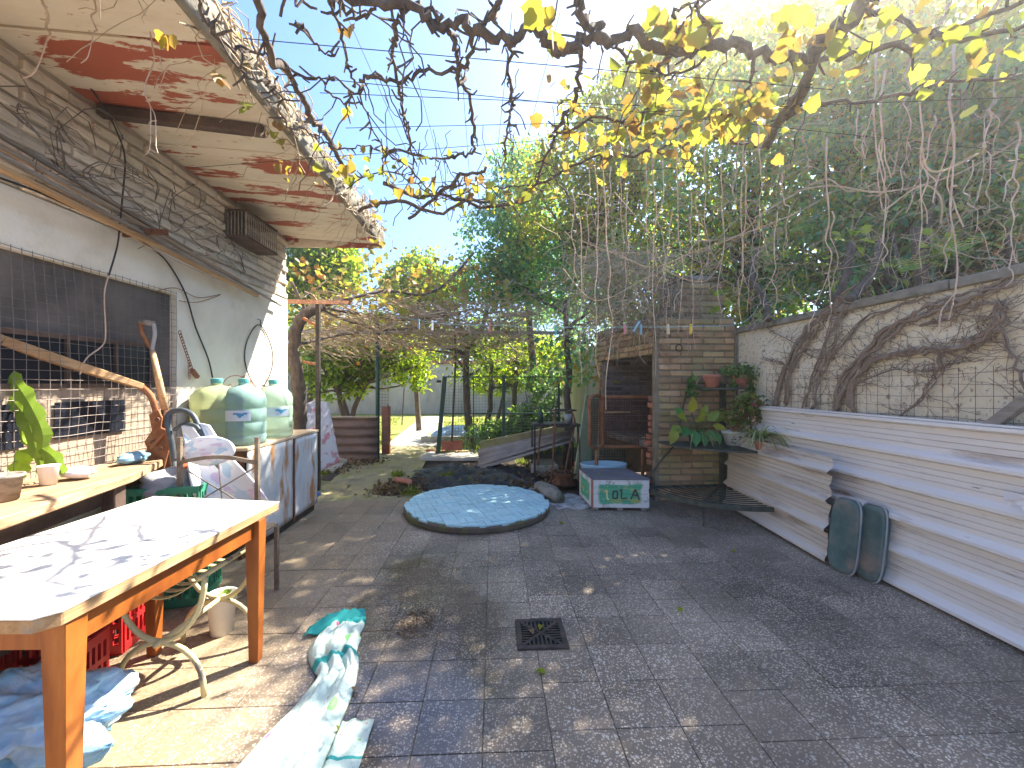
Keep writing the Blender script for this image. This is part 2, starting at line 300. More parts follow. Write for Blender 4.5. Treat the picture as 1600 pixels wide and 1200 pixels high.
# floor: terrazzo with wet areas
def terrazzo():
    m, nt, p, g = start('terrazzo'); co = g.outputs['Position']
    v = nz(nt, co, 118, kind='vor'); v2 = nz(nt, co, 62, kind='vor')
    base = ramp(nt, nz(nt, co, 1.4, 8).outputs[0], [(.10,.078,.058),(.20,.156,.115),(.31,.24,.175)], .3, .7)
    sep = nt.nodes.new('ShaderNodeSeparateColor'); nt.links.new(v.outputs['Color'], sep.inputs[0])
    chip = math2(nt, 'MULTIPLY', mapr(nt, sep.outputs[0], .34, .42), mapr(nt, v.outputs['Distance'], .52, .36))
    c = mixc(nt, math2(nt, 'MULTIPLY', chip, mapr(nt, nz(nt, co, 2.3, 5).outputs[0], .30, .62, .35, 1)), base, ramp(nt, sep.outputs[1], [(.38,.29,.20),(.62,.51,.38),(.82,.71,.56)], 0, 1))
    sep2 = nt.nodes.new('ShaderNodeSeparateColor'); nt.links.new(v2.outputs['Color'], sep2.inputs[0])
    c = mixc(nt, math2(nt, 'MULTIPLY', mapr(nt, sep2.outputs[0], .91, .94), mapr(nt, v2.outputs['Distance'], .5, .3)), c, (.50,.45,.38))
    # sandy tan mixed in towards the shed side, old dirt
    sx = nt.nodes.new('ShaderNodeSeparateXYZ'); nt.links.new(co, sx.inputs[0])
    nd = nz(nt, co, 1.8, 7).outputs[0]
    tan_mask = math2(nt, 'MULTIPLY', mapr(nt, math2(nt, 'ADD', sx.outputs[0], math2(nt, 'MULTIPLY', nd, 1.6)), .1, -.5), .62)
    c = mixc(nt, tan_mask, c, mixc(nt, nz(nt, co, 30, 6).outputs[0], (.17,.115,.06), (.40,.29,.16)))
    c = mixc(nt, mapr(nt, nz(nt, co, 2.6, 9, .7).outputs[0], .60, .72, 0, .7), c, (.085,.072,.052))
    oi = nt.nodes.new('ShaderNodeObjectInfo'); hs = nt.nodes.new('ShaderNodeHueSaturation')
    nt.links.new(mapr(nt, oi.outputs['Random'], 0, 1, .82, 1.18), hs.inputs['Value']); nt.links.new(c, hs.inputs['Color'])
    # wetness: a strip left of the drain running to the camera
    cx = nt.nodes.new('ShaderNodeMapping'); cx.inputs['Location'].default_value = (.42,-1.95,0); nt.links.new(co, cx.inputs[0])
    s2 = scaled(nt, cx.outputs[0], (1.9,.72,0)); ln = nt.nodes.new('ShaderNodeVectorMath'); ln.operation = 'LENGTH'; nt.links.new(s2, ln.inputs[0])
    wet = mapr(nt, math2(nt, 'ADD', ln.outputs['Value'], math2(nt, 'MULTIPLY', nz(nt, co, 2.4, 6).outputs[0], 1.1)), 1.75, 1.25)
    wet2 = mapr(nt, nz(nt, co, .9, 6).outputs[0], .52, .66, 0, .55)
    wet = math2(nt, 'MAXIMUM', wet, wet2)
    c2 = mixc(nt, math2(nt, 'MULTIPLY', wet, .45), hs.outputs[0], (.02,.02,.022))
    nt.links.new(c2, p.inputs['Base Color'])
    nt.links.new(mapr(nt, wet, 0, 1, .62, .10), p.inputs['Roughness']); p.inputs['Specular IOR Level'].default_value = .55
    bp = nt.nodes.new('ShaderNodeBump'); bp.inputs['Distance'].default_value = .004
    nt.links.new(mapr(nt, wet, 0, 1, .45, .05), bp.inputs['Strength']); nt.links.new(nz(nt, co, 70, 6).outputs[0], bp.inputs['Height']); nt.links.new(bp.outputs[0], p.inputs['Normal'])
    return m
m_terz = terrazzo()
def jugmat(name, c):
    m, nt, p, g = start(name); n = nz(nt, g.outputs['Position'], 4, 4)
    nt.links.new(ramp(nt, n.outputs[0], [tuple(x*.85 for x in c), c]), p.inputs['Base Color'])
    p.inputs['Roughness'].default_value = .22; p.inputs['Transmission Weight'].default_value = .55; p.inputs['IOR'].default_value = 1.12
    return m
# ---------------------------------------------------------------- organic helpers
def wob(p0, p1, n, amp, rng=R):
    p0, p1 = Vector(p0), Vector(p1); out = []; off = Vector((0,0,0))
    for i in range(n+1):
        t = i/n
        if 0 < i < n: off = off*.7 + Vector((rng.gauss(0,amp),rng.gauss(0,amp),rng.gauss(0,amp)))
        out.append(p0.lerp(p1, t) + off*math.sin(PI*t)**.5 if 0 < i < n else p0.lerp(p1, t))
    return out
def smoothpath(pts, k=4):
    pts = [Vector(p) for p in pts]; out = []
    for i in range(len(pts)-1):
        a, b, c, d = pts[max(i-1,0)], pts[i], pts[i+1], pts[min(i+2,len(pts)-1)]
        for j in range(k):
            t = j/k; out.append(.5*((2*b)+(c-a)*t+(2*a-5*b+4*c-d)*t*t+(3*b-a-3*c+d)*t**3))
    return out + [pts[-1]]
def leafcloud(name, P, size, m, parent=None, rngs=1, aspect=.62, up=.5, loc=None, broad=True, lobed=False):
    """many small folded leaves in one mesh; P is an (n,3) array of leaf positions"""
    rs = np.random.RandomState(rngs); n = len(P); P = np.asarray(P, dtype=np.float64)
    d = rs.normal(size=(n,3)); d[:,2] -= .35; d /= np.linalg.norm(d,axis=1)[:,None]
    nn = rs.normal(size=(n,3)); nn[:,2] += up*2; q = np.cross(d,nn); q /= np.linalg.norm(q,axis=1)[:,None]+1e-9; nn = np.cross(q,d)
    L = size*((.35+1.1*rs.rand(n)) if lobed else (.6+.8*rs.rand(n)))[:,None]; W = L*aspect
    if lobed: nn = nn*(rs.rand(n)*3.2-.6)[:,None]
    if lobed:
        sh = [(0,0,0),(-.04,.30,.08),(.18,.50,.14),(.36,.43,.10),(.58,.46,.12),(.74,.25,.05),(1.,0,-.1)]
        sh = sh + [(a,-b,c) for a,b,c in sh[5:0:-1]]; k = 12
        V = np.stack([P+d*L*a+q*W*b*1.05+nn*W*c for a,b,c in sh], 1); fs = np.array([[0,1,2,3,4,5,6],[0,6,7,8,9,10,11]])
    elif broad:
        V = np.stack([P, P+d*L*.28+q*W*.5+nn*W*.15, P+d*L*.7+q*W*.36+nn*W*.12, P+d*L-nn*L*.1, P+d*L*.7-q*W*.36+nn*W*.12, P+d*L*.28-q*W*.5+nn*W*.15], 1); k = 6
        fs = np.array([[0,1,2,3],[0,3,4,5]])
    else:
        V = np.stack([P, P+d*L*.45+q*W*.5+nn*W*.2, P+d*L, P+d*L*.45-q*W*.5+nn*W*.2], 1); k = 4; fs = np.array([[0,1,2],[0,2,3]])
    Fc = (np.arange(n)[:,None,None]*k + fs[None]).reshape(-1, fs.shape[1])
    o0 = np.array(loc if loc is not None else (LOC[parent.name] if parent else (0,0,0)))
    V = V.reshape(-1,3) - o0
    me = bpy.data.meshes.new(name); me.vertices.add(len(V)); me.vertices.foreach_set('co', V.astype(np.float32).ravel())
    nf, s = Fc.shape; me.loops.add(nf*s); me.loops.foreach_set('vertex_index', Fc.astype(np.int32).ravel())
    me.polygons.add(nf); me.polygons.foreach_set('loop_start', np.arange(0,nf*s,s,dtype=np.int32)); me.polygons.foreach_set('loop_total', np.full(nf,s,dtype=np.int32))
    me.update(calc_edges=True); me.materials.append(m)
    o = bpy.data.objects.new(name, me); COL.objects.link(o)
    base = LOC.get(parent.name, Vector((0,0,0))) if parent else Vector((0,0,0))
    o.location = Vector(o0) - base; LOC[o.name] = Vector(o0)
    if parent: o.parent = parent
    return o
def blobpts(blobs, n, seed, shell=.55, clump=.16):
    """leaf positions: clustered twigs through ellipsoids; blobs = [(centre, (rx,ry,rz))]"""
    rs = np.random.RandomState(seed); vol = np.array([b[1][0]*b[1][1]*b[1][2] for b in blobs])**.75; out = []
    cnt = rs.multinomial(n, vol/vol.sum())
    for (c, r), k in zip(blobs, cnt):
        nc = max(3, k//26); u = rs.normal(size=(nc,3)); u /= np.linalg.norm(u,axis=1)[:,None]
        rad = shell + (1.08-shell)*rs.rand(nc)**.6; C = u*rad[:,None]
        C *= (1+.22*np.sin(u[:,0:1]*5+seed)*np.cos(u[:,2:3]*6))
        idx = rs.randint(nc, size=k); P = C[idx]*np.array(r) + rs.normal(size=(k,3))*clump*np.mean(r)*np.array([1,1,.7])
        out.append(P + np.array(c))
    return np.concatenate(out)
def tree(name, label, base, blobs, n, size, m, trunks=None, r0=.07, group=None, seed=1, cat='tree', aspect=.62, extra=None, bark=None):
    base = Vector(base); t = thing(name, label, cat, base, group); rng = random.Random(seed)
    mb = MB(); c0 = Vector(blobs[0][0]); bk = bark or m_bark
    for tr in (trunks or [[base, base.lerp(c0,.5)+Vector((rng.uniform(-.1,.1),rng.uniform(-.1,.1),0)), c0]]):
        p = smoothpath(tr, 4); mb.tube(p, [r0*(1-.55*i/len(p)) for i in range(len(p))], 8)
    obj('trunk', mb, bk, t, smooth=True)
    br = MB(); src = Vector((trunks[0][-1] if trunks else c0)); src = base.lerp(src, .62)
    for c, r in blobs:
        for k in range(5):
            tip = Vector(c) + Vector((rng.uniform(-1,1)*r[0], rng.uniform(-1,1)*r[1], rng.uniform(-.7,1)*r[2]))
            q = wob(src, tip, 7, .05, rng); br.tube(q, [r0*.42*(1-.85*i/7)+.003 for i in range(8)], 5)
    obj('branches', br, bk, t)
    leafcloud('crown', blobpts(blobs, n, seed), size, m, t, seed, aspect)
    if extra:
        em, en, es = extra; leafcloud('bright_leaves', blobpts([(b[0], tuple(x*1.08 for x in b[1])) for b in blobs], en, seed+50, .85), es, em, t, seed+9, .7)
    return t
def B(px, py, d, rpx, ry=None, dd=None):
    c = at(px, py, d); k = d/F
    return (tuple(c), (rpx*k, (dd if dd else rpx*k*.8), (ry or rpx)*k))
# ================================================================ GROUND
XL, XR = -2.35, 2.72                    # shed wall face, right wall face
g = MB().box(-30,30,-20,60,-.4,-.06); obj('ground', g, m_soil)['kind'] = 'structure'
fl = thing('floor', None, None, (0,0,0)); fl['kind'] = 'structure'
obj('floor_bed', MB().box(XL-.6,XR+.1,-2.5,4.72,-.058,-.006), m_mortar_d, fl)
T = .25; tv = []
for k in range(4):
    rr = random.Random(k); mb = MB().box(-T/2+.0017,T/2-.0017,-T/2+.0017,T/2-.0017,-.02,0); tv.append(mesh('floor_tile', mb, m_terz, bev=.0012))
nrow = 0
for j in range(-3, 15):
    for i in range(-12, 11):
        x, y = .2115+T*(i+.5), 1.22+T*(j+.5)+ (.08 if i in (0,1,2) else 0)
        if y+T/2 > 4.72: continue
        if y > .9 and abs(x) < 1.27*y+.5 and x < XR-.05 and x > XL+.02 and not (x < -1.9 and y > 3.0):
            inst('floor_tile', tv[R.randrange(4)], fl, (x, y, R.uniform(-.0012,.0008)), (R.uniform(-.002,.002), R.uniform(-.002,.002), R.choice((0,PI/2,PI))))
# everything past the tiles: mossy walk, dirt, lawn, garden path
mw = MB()
def mossf(u, v):
    y = 4.70+v*4.25; x0 = -1.15-.9*v-.55*max(0,.35-v); x0 = -2.35-.45*v; x1 = -1.02 - .22*v + .9*max(0,.16-v)*4
    x = x0+(x1-x0)*u
    return (x, y, -.012 + .02*noise.noise((x*1.4,y*1.4,0)) )
mw.grid(mossf, 24, 50); obj('mossy_walk', mw, m_moss, smooth=True)['kind'] = 'structure'
def dirtf(u, v):
    x = -1.6+u*4.5; y = 4.66+v*4.6
    return (x, y, -.05+.035*noise.noise((x*2,y*2,3))+.03*noise.noise((x*7,y*7,1)))
obj('dirt_ground', MB().grid(dirtf, 50, 50), m_soil, smooth=True)['kind'] = 'structure'
obj('dirt_bed', MB().grid(lambda u,v: (-3.4+u*1.2-.0*v, 4.75+v*4.2, -.03+.06*noise.noise((u*5,v*14,2))+ .05*(1-u)), 18, 40), m_soil, smooth=True)['kind'] = 'structure'
def lawnf(u, v):
    x = -16+u*26; y = 8.6+v*14
    return (x, y, -.03+.03*noise.noise((x,y,0)))
m_lawn = M('lawn_soil', [(.10,.12,.02),(.20,.22,.035),(.30,.27,.07)], 1.5, 1, .6)
obj('lawn', MB().grid(lawnf, 30, 20), m_lawn, smooth=True)['kind'] = 'structure'
pa = [at(600,697,8.7), at(692,697,8.7), at(693,650,16.6), at(662,650,16.6)]
obj('garden_path', MB().prism([(p.x,p.y) for p in pa], -.05, .015), m_conc_l, bev=.01)['kind'] = 'structure'
# lawn grass, weeds: uncountable
gb = MB(); rg = random.Random(3)
for _ in range(9000):
    x, y = rg.uniform(-7.5,1.5), rg.uniform(8.7,16)
    if abs(x-(pa[0].x+pa[1].x)/2-(y-8.7)*-.17) < .62: continue
    if noise.noise((x*.9,y*.9,5)) < -.22: continue
    h = rg.uniform(.03,.09); a = rg.uniform(0,6.28); q = Vector((x,y,-.01)); s = Vector((math.cos(a),math.sin(a),0))
    gb.add([q-s*.012, q+s*.012, q+Vector((rg.gauss(0,.03),rg.gauss(0,.03),h))], [(0,1,2)])
tag(obj('grass', gb, L_grass), kind='stuff', label='sunlit green lawn grass beyond the gate', cat='grass')
gb = MB()
def tuft(c, rad, n, h0, h1):
    for _ in range(n):
        a = rg.uniform(0,6.28); r = rad*rg.random()**.7; q = Vector((c[0]+r*math.cos(a), c[1]+r*math.sin(a), c[2]-.01))
        gb.blade(q, (rg.gauss(0,.5),rg.gauss(0,.5),1), rg.uniform(h0,h1), .014, rg.uniform(.3,1), 3)
for px, py, rad, n in ((500,740,.16,120),(520,728,.18,110),(555,713,.14,80),(490,752,.12,90),(585,703,.14,90),(600,690,.2,120),(680,680,.25,140),(700,690,.25,140),(622,742,.10,60),(620,744,.06,40),(640,770,.12,60),(690,752,.16,90),(735,752,.12,60),(700,746,.08,50),(815,724,.10,60)):
    c = gnd(px, py); tuft(c, rad, n, .05, .14)
for _ in range(20):
    c = at(rg.uniform(700,860), 0, rg.uniform(7.4,9)); tuft((c.x,c.y,0), .3, 60, .08, .3)
tag(obj('weeds', gb, L_grass), kind='stuff', label='bright weeds growing along the walk and dirt edge', cat='weeds')
# dead leaves and debris
P = []
for px, py, sx, n in ((612,765,.28,260),(560,722,.35,240),(640,757,.3,220),(800,755,.4,340),(720,745,.5,260),(520,735,.3,120),(870,745,.3,160),(830,735,.4,200)):
    c = gnd(px, py)
    for _ in range(n): P.append((c.x+rg.gauss(0,sx*.5), c.y+rg.gauss(0,sx*.45), rg.uniform(-.01,.035)))
tag(leafcloud('leaf_litter', np.array(P), .06, L_dead, up=1.5), kind='stuff', label='brown leaf litter and scraps around the dirt patch', cat='leaf litter')
# ================================================================ SHED (left)
SF, SZ, SO = XL, 2.96, -1.38            # wall face x, soffit height at the wall, eave x
YE = 4.86
shed = thing('shed', 'white rendered shed with peeling red and cream eaves', 'shed', (XL-.3,2,0))
w0, w1, wz0, wz1 = -1.6, 3.19, .80, 1.96
mb = MB().box(XL-.16,XL,w1,YE,0,2.26).box(XL-.16,XL,-2,w1,wz1,2.26).box(XL-.16,XL,-2,w1,-.02,wz0)
wl = obj('wall', mb, m_plaster, shed)
obj('upper_wall', MB().box(XL-.16,XL-.012,-2,YE-.01,2.262,3.02), m_mortar, shed)
obj('end_wall', MB().box(XL-4,XL-.165,YE-.2,YE-.005,0,3.0), m_plaster, shed)
sb = []
for k in range(5):
    rr = random.Random(40+k); mb = MB().box(-.014,.02,-.115,.115,-.027,.027)
    mb.v = [v+Vector((rr.uniform(-.004,.004),rr.uniform(-.007,.007),rr.uniform(-.006,.006))) for v in mb.v]
    sb.append(mesh('brick', mb, m_wash, bev=.006))
for r in range(9):
    z = 2.30+r*.074; y = YE-.125-(.12 if r % 2 else 0)
    while y > .9:
        inst('brick', sb[R.randrange(5)], shed, (XL-.012+R.uniform(-.008,.010), y, z), (R.uniform(-.02,.02),0,R.uniform(-.02,.02)))
        y -= .244
# eave: boards across, a rafter, the fascia
sz = lambda x: SZ + (x-XL)/(SO-XL)*(-.06)
y = YE-.02; k = 0
while y > .3:
    wd = .47+R.uniform(-.05,.05); b = MB(); dz = R.uniform(-.008,.008)
    b.add([(XL-.15,y-wd+.006,sz(XL-.15)+dz),(SO+.06,y-wd+.006,sz(SO)+dz),(SO+.06,y-.006,sz(SO)+dz*.3),(XL-.15,y-.006,sz(XL-.15)+dz*.3),
           (XL-.15,y-wd+.006,sz(XL)+.04),(SO+.06,y-wd+.006,sz(SO)+.04),(SO+.06,y-.006,sz(SO)+.04),(XL-.15,y-.006,sz(XL)+.04)],
          [(3,2,1,0),(4,5,6,7),(0,1,5,4),(1,2,6,5),(2,3,7,6),(3,0,4,7)])
    obj('soffit_board', b, m_soff, shed, bev=.004); y -= wd; k += 1
obj('rafter', MB().bar((XL+.01,2.58,SZ-.04),(SO-.05,2.66,SZ-.085),.06,.06), m_wdark, shed, bev=.005)
fb = MB()
def fas(u, v):
    y = -.6+v*(YE+.62); q = .03*noise.noise((y*2,u*9,1))+.02*noise.noise((y*7,u*5,4))
    a = [(SO+.062,SZ-.075),(SO+.10,SZ-.085),(SO+.115+q,SZ-.03),(SO+.12+q,SZ+.06),(SO+.07+q,SZ+.15+q),(SO-.02,SZ+.17)]
    t = u*(len(a)-1); i = min(int(t), len(a)-2); f = t-i
    return (a[i][0]+(a[i+1][0]-a[i][0])*f, y, a[i][1]+(a[i+1][1]-a[i][1])*f)
fb.grid(fas, 10, 110)
obj('fascia', fb, m_conc, shed, smooth=True)
obj('roof', MB().box(XL-4,SO+.06,-.6,YE,SZ+.05,SZ+.16), m_conc, shed)
obj('eave_end', MB().box(XL-.2,SO+.10,YE+.002,YE+.03,SZ-.09,SZ+.165), m_soff, shed)
# recess behind the wire: back board, shelf, rusty window
RB = XL-.045
obj('recess_back', MB().box(RB-.05,RB,-1.6,w1+.3,.3,2.3), m_dark, shed)
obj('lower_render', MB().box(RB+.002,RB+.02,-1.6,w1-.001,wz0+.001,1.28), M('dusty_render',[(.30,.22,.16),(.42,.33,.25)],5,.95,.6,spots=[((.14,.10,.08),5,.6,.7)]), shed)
wn = obj('window', MB().box(RB+.003,RB+.02,1.5,3.0,1.30,1.56), m_slate, shed)
fr = MB()
for y in (1.5,2.0,2.42,2.72,2.99): fr.box(RB+.02,RB+.036,y-.009,y+.009,1.29,1.57)
for z in (1.29,1.56): fr.box(RB+.02,RB+.034,1.5,3.0,z-.012,z+.012)
obj('window_frame', fr, m_wdark, wn)
obj('opening_shade', MB().box(RB+.03,RB+.034,2.35,2.78,1.0,1.2), m_slate, shed)  # flat dark plates stand in for the shade inside two openings
obj('opening_shade', MB().box(RB+.03,RB+.034,1.75,2.2,.98,1.2), m_slate, shed)
wm = MB(); ny, nz_ = int((w1-.9)/.05), int((wz1-wz0-.02)/.05)
rw = random.Random(5)
def bulge(y, z): return XL+.012+.025*math.sin(y*3)*math.sin((z-wz0)*3)+.02*noise.noise((y*2,z*2,0))
for i in range(ny+1):
    y = w1-.01-i*.05; wm.tube([(bulge(y,wz0+.02+s*(wz1-wz0)/14), y+.006*noise.noise((s*.7,i,0)), wz0+.02+s*(wz1-wz0)/14) for s in range(15)], .0017, 3, False)
for j in range(nz_+2):
    z = wz0+.02+j*.05; wm.tube([(bulge(w1-.01-s*.09,z)+.002, w1-.01-s*.09, z+.008*noise.noise((s*.5,j,7))) for s in range(int((w1-.9)/.09)+1)], .0017, 3, False)
obj('wire_mesh', wm, m_wire, shed)
# ================================================================ right boundary wall, fence sheets
rw_ = thing('garden_wall', 'rough cream boundary wall with clinging dry stems above the metal sheets', 'wall', (XR+.1,3,0))
mb = MB()
zt = 1.86
mb.box(XR,XR+.2,-2.5,4.60,0,zt)
obj('wall', mb, m_gwall, rw_)
cp = MB()
y = -2.4
while y < 4.5:
    L = R.uniform(.8,1.1); y2 = min(y+L, 4.58); cp = MB().box(XR-.035+R.uniform(-.008,.008),XR+.24,y+.004,y2-.004,zt+.001,zt+.055+R.uniform(0,.012)); obj('coping', cp, m_conc, rw_, bev=.006); y = y2
obj('corner_line', MB().box(XR-.012,XR+.02,4.505,4.535,1.0,1.9), m_conc, rw_)  # narrow dark strip drawn along the wall corner
def ribbed(y0, y1, x_of, z0, z1, rag0=0., rag1=0., pitch=.207, n=24, seed=0, yx=0.):
    """a sheet with horizontal trapezoid ribs, running along y, cut edges uneven"""
    prof = []; z = z0; rr = random.Random(seed)
    while z < z1:
        for dz, dx in ((0,0),(.016,.036),(.034,.036),(.066,0),(.094,0),(.097,-.008),(.100,0),(.130,0),(.133,-.008),(.136,0),(.166,0),(.169,-.008),(.172,0)):
            if z+dz <= z1: prof.append((z+dz, dx))
        z += pitch
    prof.append((z1, 0)); mb = MB(); m = len(prof); b = 0
    for i in range(n+1):
        for zz, dx in prof:
            t = i/n; a = rag0*noise.noise((zz*9,seed,1)) if i == 0 else (rag1*(noise.noise((zz*11,seed,2))+.5*noise.noise((zz*33,seed,2))) if i == n else 0)
            y = y0+(y1-y0)*t+a; mb.v.append(Vector((x_of(zz)-dx+yx*(y-y0)+.008*noise.noise((y*1.1,zz*1.2,seed)), y, zz)))
    for i in range(n):
        for k in range(m-1): mb.f.append((i*m+k,(i+1)*m+k,(i+1)*m+k+1,i*m+k+1))
    return mb
mf = thing('metal_fence', 'long off-white ribbed metal sheets standing along the right wall', 'fence', (2.58,2.4,0))
obj('sheet', ribbed(.2, 4.04, lambda z: 2.575+.045*z, .004, 1.075, 0, .004, n=40, seed=1), m_sheet, mf, solid=.0016)
obj('edge_flashing', MB().box(2.612,2.66,.2,4.04,1.078,1.088), m_sheet, mf)
a = atX(1568,815,2.535); b_ = atX(1600,838,2.535)
lp = MB()
def tornf(u, v): 
    y = a.y-.03*noise.noise((v*4,0,0))+(b_.y-a.y-.12)*u; return (2.535+.012*noise.noise((u*4,v*4,0)), y, .70+.07*v+.01*noise.noise((u*5,v,3)))
obj('torn_label', lp.grid(tornf, 8, 4), m_paper, mf, solid=.002)
ls = tag(obj('leaning_sheet', ribbed(4.36, 2.90, lambda z: 2.49+.06*z, .012, .765, .01, .05, n=30, seed=9, yx=.06), m_sheet2, None, loc=(2.45,3.6,0), solid=.0016),
    'shorter ribbed metal sheet with ragged end leaning in front of the fence', 'metal sheet')
# ================================================================ brick barbecue with chimney
bb = thing('brick_barbecue', 'mossy brick barbecue and chimney in the back right corner', 'barbecue', (2.25,5.0,0))
def brickset(m, n0):
    out = []
    for k in range(4):
        rr = random.Random(n0+k); q = MB().box(-.118,.118,-.05,.05,-.028,.028)
        q.v = [v+Vector((rr.uniform(-.005,.005),rr.uniform(-.005,.005),rr.uniform(-.004,.004))) for v in q.v]; out.append(mesh('brick', q, m, bev=.006))
    return out
bk_f, bk_s, bk_r = brickset(m_brick, 60), brickset(m_soot, 70), brickset(m_brick_r, 80)
nb = [0]
def courses(p0, p1, z0, n, set_, skip=None, proud=.0, jag=.006, par=None, ch=.0725):
    p0, p1 = Vector(p0), Vector(p1); L = (p1-p0).length; dv = (p1-p0)/L; ang = math.atan2(dv.y, dv.x); nrm = Vector((dv.y,-dv.x,0))
    for r in range(n):
        s = 0.0; first = True; z = z0+r*ch+.036
        while s < L-.03:
            l = .25*(.5 if (first and r % 2) else 1); l = min(l, L-s); first = False
            c = p0+dv*(s+l/2); s += l
            if skip and skip(s-l/2, z): continue
            if l < .05: continue
            cc = c+nrm*(proud+R.uniform(-jag,jag))
            inst('brick', set_[R.randrange(4)] , bb, (cc.x,cc.y,z), (R.uniform(-.012,.012),R.uniform(-.012,.012),ang+R.uniform(-.015,.015)), (l/.25,1,1)); nb[0] += 1
A_, B_, C_ = (1.81,4.58), (2.70,4.58), (1.55,6.22)
courses((1.83,4.58,0), (2.69,4.58,0), 0, 28, bk_f)
dl = (Vector((1.81,4.53,0))-Vector((1.55,6.22,0))); Ll = dl.length; dv = dl/Ll
pA = Vector((1.55,6.22,0)); pB = Vector((1.81,4.66,0)); nl = Vector((-dv.y*-1,0,0))
off = Vector((.05,0.01,0))
courses(pA+off, pB+off, 1.635, 5, bk_f)                       # lintel
courses(pA+off, pA+off+dv*.16, .62, 14, bk_f)                 # thin far pier
courses(pA+off, pB+off, 0, 2, bk_r, jag=.02)                  # footing
for r in range(14):                                           # ragged broken bricks at the near edge
    if R.random() < .85:
        z = .16+r*.0725+.03; q = pB+off-dv*R.uniform(.02,.07)+Vector((R.uniform(-.05,.0),0,0))
        inst('brick', bk_r[R.randrange(4)], bb, (q.x,q.y,z), (R.uniform(-.06,.06),R.uniform(-.08,.08),R.uniform(-.25,.25)), (R.uniform(.35,.55),1,1))
courses((1.62,6.02,0), (2.70,6.02,0), .62, 14, bk_s)          # sooty back of the firebox
courses((2.16,4.80,0), (2.70,4.80,0), 2.05, 6, bk_f)          # chimney stack
core = MB().box(1.795,2.70,4.545,4.632,-.02,2.05)
core.prism([(pA.x+.02,pA.y),(pB.x+.02,pB.y),(pB.x+.1,pB.y),(pA.x+.1,pA.y)],1.636,1.99)
core.box(2.15,2.70,4.765,5.3,2.03,2.50).box(1.6,2.7,6.04,6.2,0,2.0)
obj('mortar', core, m_mortar_d, bb)
sm = MB().box(1.62,2.70,5.985,6.034,.6,1.66).box(2.66,2.70,4.64,5.98,.1,1.66)
obj('firebox_lining', sm, m_sootm, bb)
obj('hearth', MB().prism([(1.64,5.97),(1.86,4.66),(2.65,4.66),(2.65,5.97)],.54,.615), m_conc, bb)
obj('flue_top', MB().prism([(1.52,6.2),(1.76,4.66),(2.70,4.66),(2.70,6.2)],1.992,2.07), m_conc, bb, bev=.01)
obj('lintel_bar', MB().bar(pA+Vector((.04,0,1.63)), pB+Vector((.04,0,1.63)), .06,.012), m_iron, bb)
obj('chimney_cap', MB().box(2.12,2.72,4.73,5.32,2.505,2.56), m_conc, bb, bev=.01)
obj('iron_ring', MB().ring((2.05,4.515,1.70),.035,.006,(0,1,0)), m_iron, bb)
# ================================================================ far garden walls
fw = thing('back_wall', 'grey rendered wall with red tiled coping across the far end', 'wall', (-2,18.8,0))
obj('wall', MB().box(-9,12,18.8,19.0,-.05,2.2), m_fwall, fw)
x = -9
while x < 5:
    obj('coping_tile', MB().box(x+.005,x+.295,18.72,19.08,2.205,2.36+R.uniform(-.02,.02)), m_tcot, fw); x += .3
sw = thing('side_wall', 'grey side wall behind the citrus trees beyond the shed', 'wall', (-9,12,0))
obj('wall', MB().box(-9.2,-9.0,6,18.8,-.05,2.4), m_fwall, sw)
rw2 = thing('neighbour_wall', 'grey shaded wall behind the dark trunks right of the gate', 'wall', (3,8,0))
obj('wall', MB().box(1.9,2.1,6.4,18.6,-.05,2.0), m_fwall, rw2)
# ================================================================ LEFT SIDE
# poles stored along the shed wall on brackets
def pole(y0, x0, z0, y1, x1, z1, r, label, m=None):
    mb = MB(); p0, p1 = Vector((x0,y0,z0)), Vector((x1,y1,z1)); mb.bar(p0, p1, r*2, r*1.5)
    return tag(obj('timber_pole', mb, m or m_wpole, None, loc=tuple(p0.lerp(p1,.5)), bev=.004), label, 'pole', 'timber lengths stored along the shed wall')
XB = XL+.02
for (a, b, off, r, lab, m) in (
    ((0,228),(372,438),.05,.016,'upper pale orange batten stored on the shed bracket',m_wpole),
    ((0,243),(385,452),.11,.013,'grey weathered batten stored beside the orange batten',m_wgrey),
    ((0,262),(402,462),.14,.018,'lowest brown batten with broken end on the bracket',m_wpole),
    ((60,262),(440,478),.07,.012,'long thin pole reaching furthest along the shed wall',m_wgrey),
    ((0,212),(300,392),.04,.012,'topmost grey lath stored along the shed wall',m_wgrey)):
    p0 = atX(a[0],a[1],XB+off); p1 = atX(b[0],b[1],XB+off*.6); p0 = p0+(p0-p1)*.35
    pole(p0.y,p0.x,p0.z,p1.y,p1.x,p1.z,r,lab,m)
q = atX(190,360,XL)
tag(obj('wall_bracket', MB().bar((XL-.02,q.y,q.z),(XL+.24,q.y+.05,q.z+.01),.035,.03).bar((XL-.02,q.y+.01,q.z-.03),(XL+.1,q.y+.03,q.z-.012),.02,.02), m_rust, None, loc=(XL,q.y,q.z)), 'rusty iron bracket carrying the timber poles on the shed wall', 'bracket')
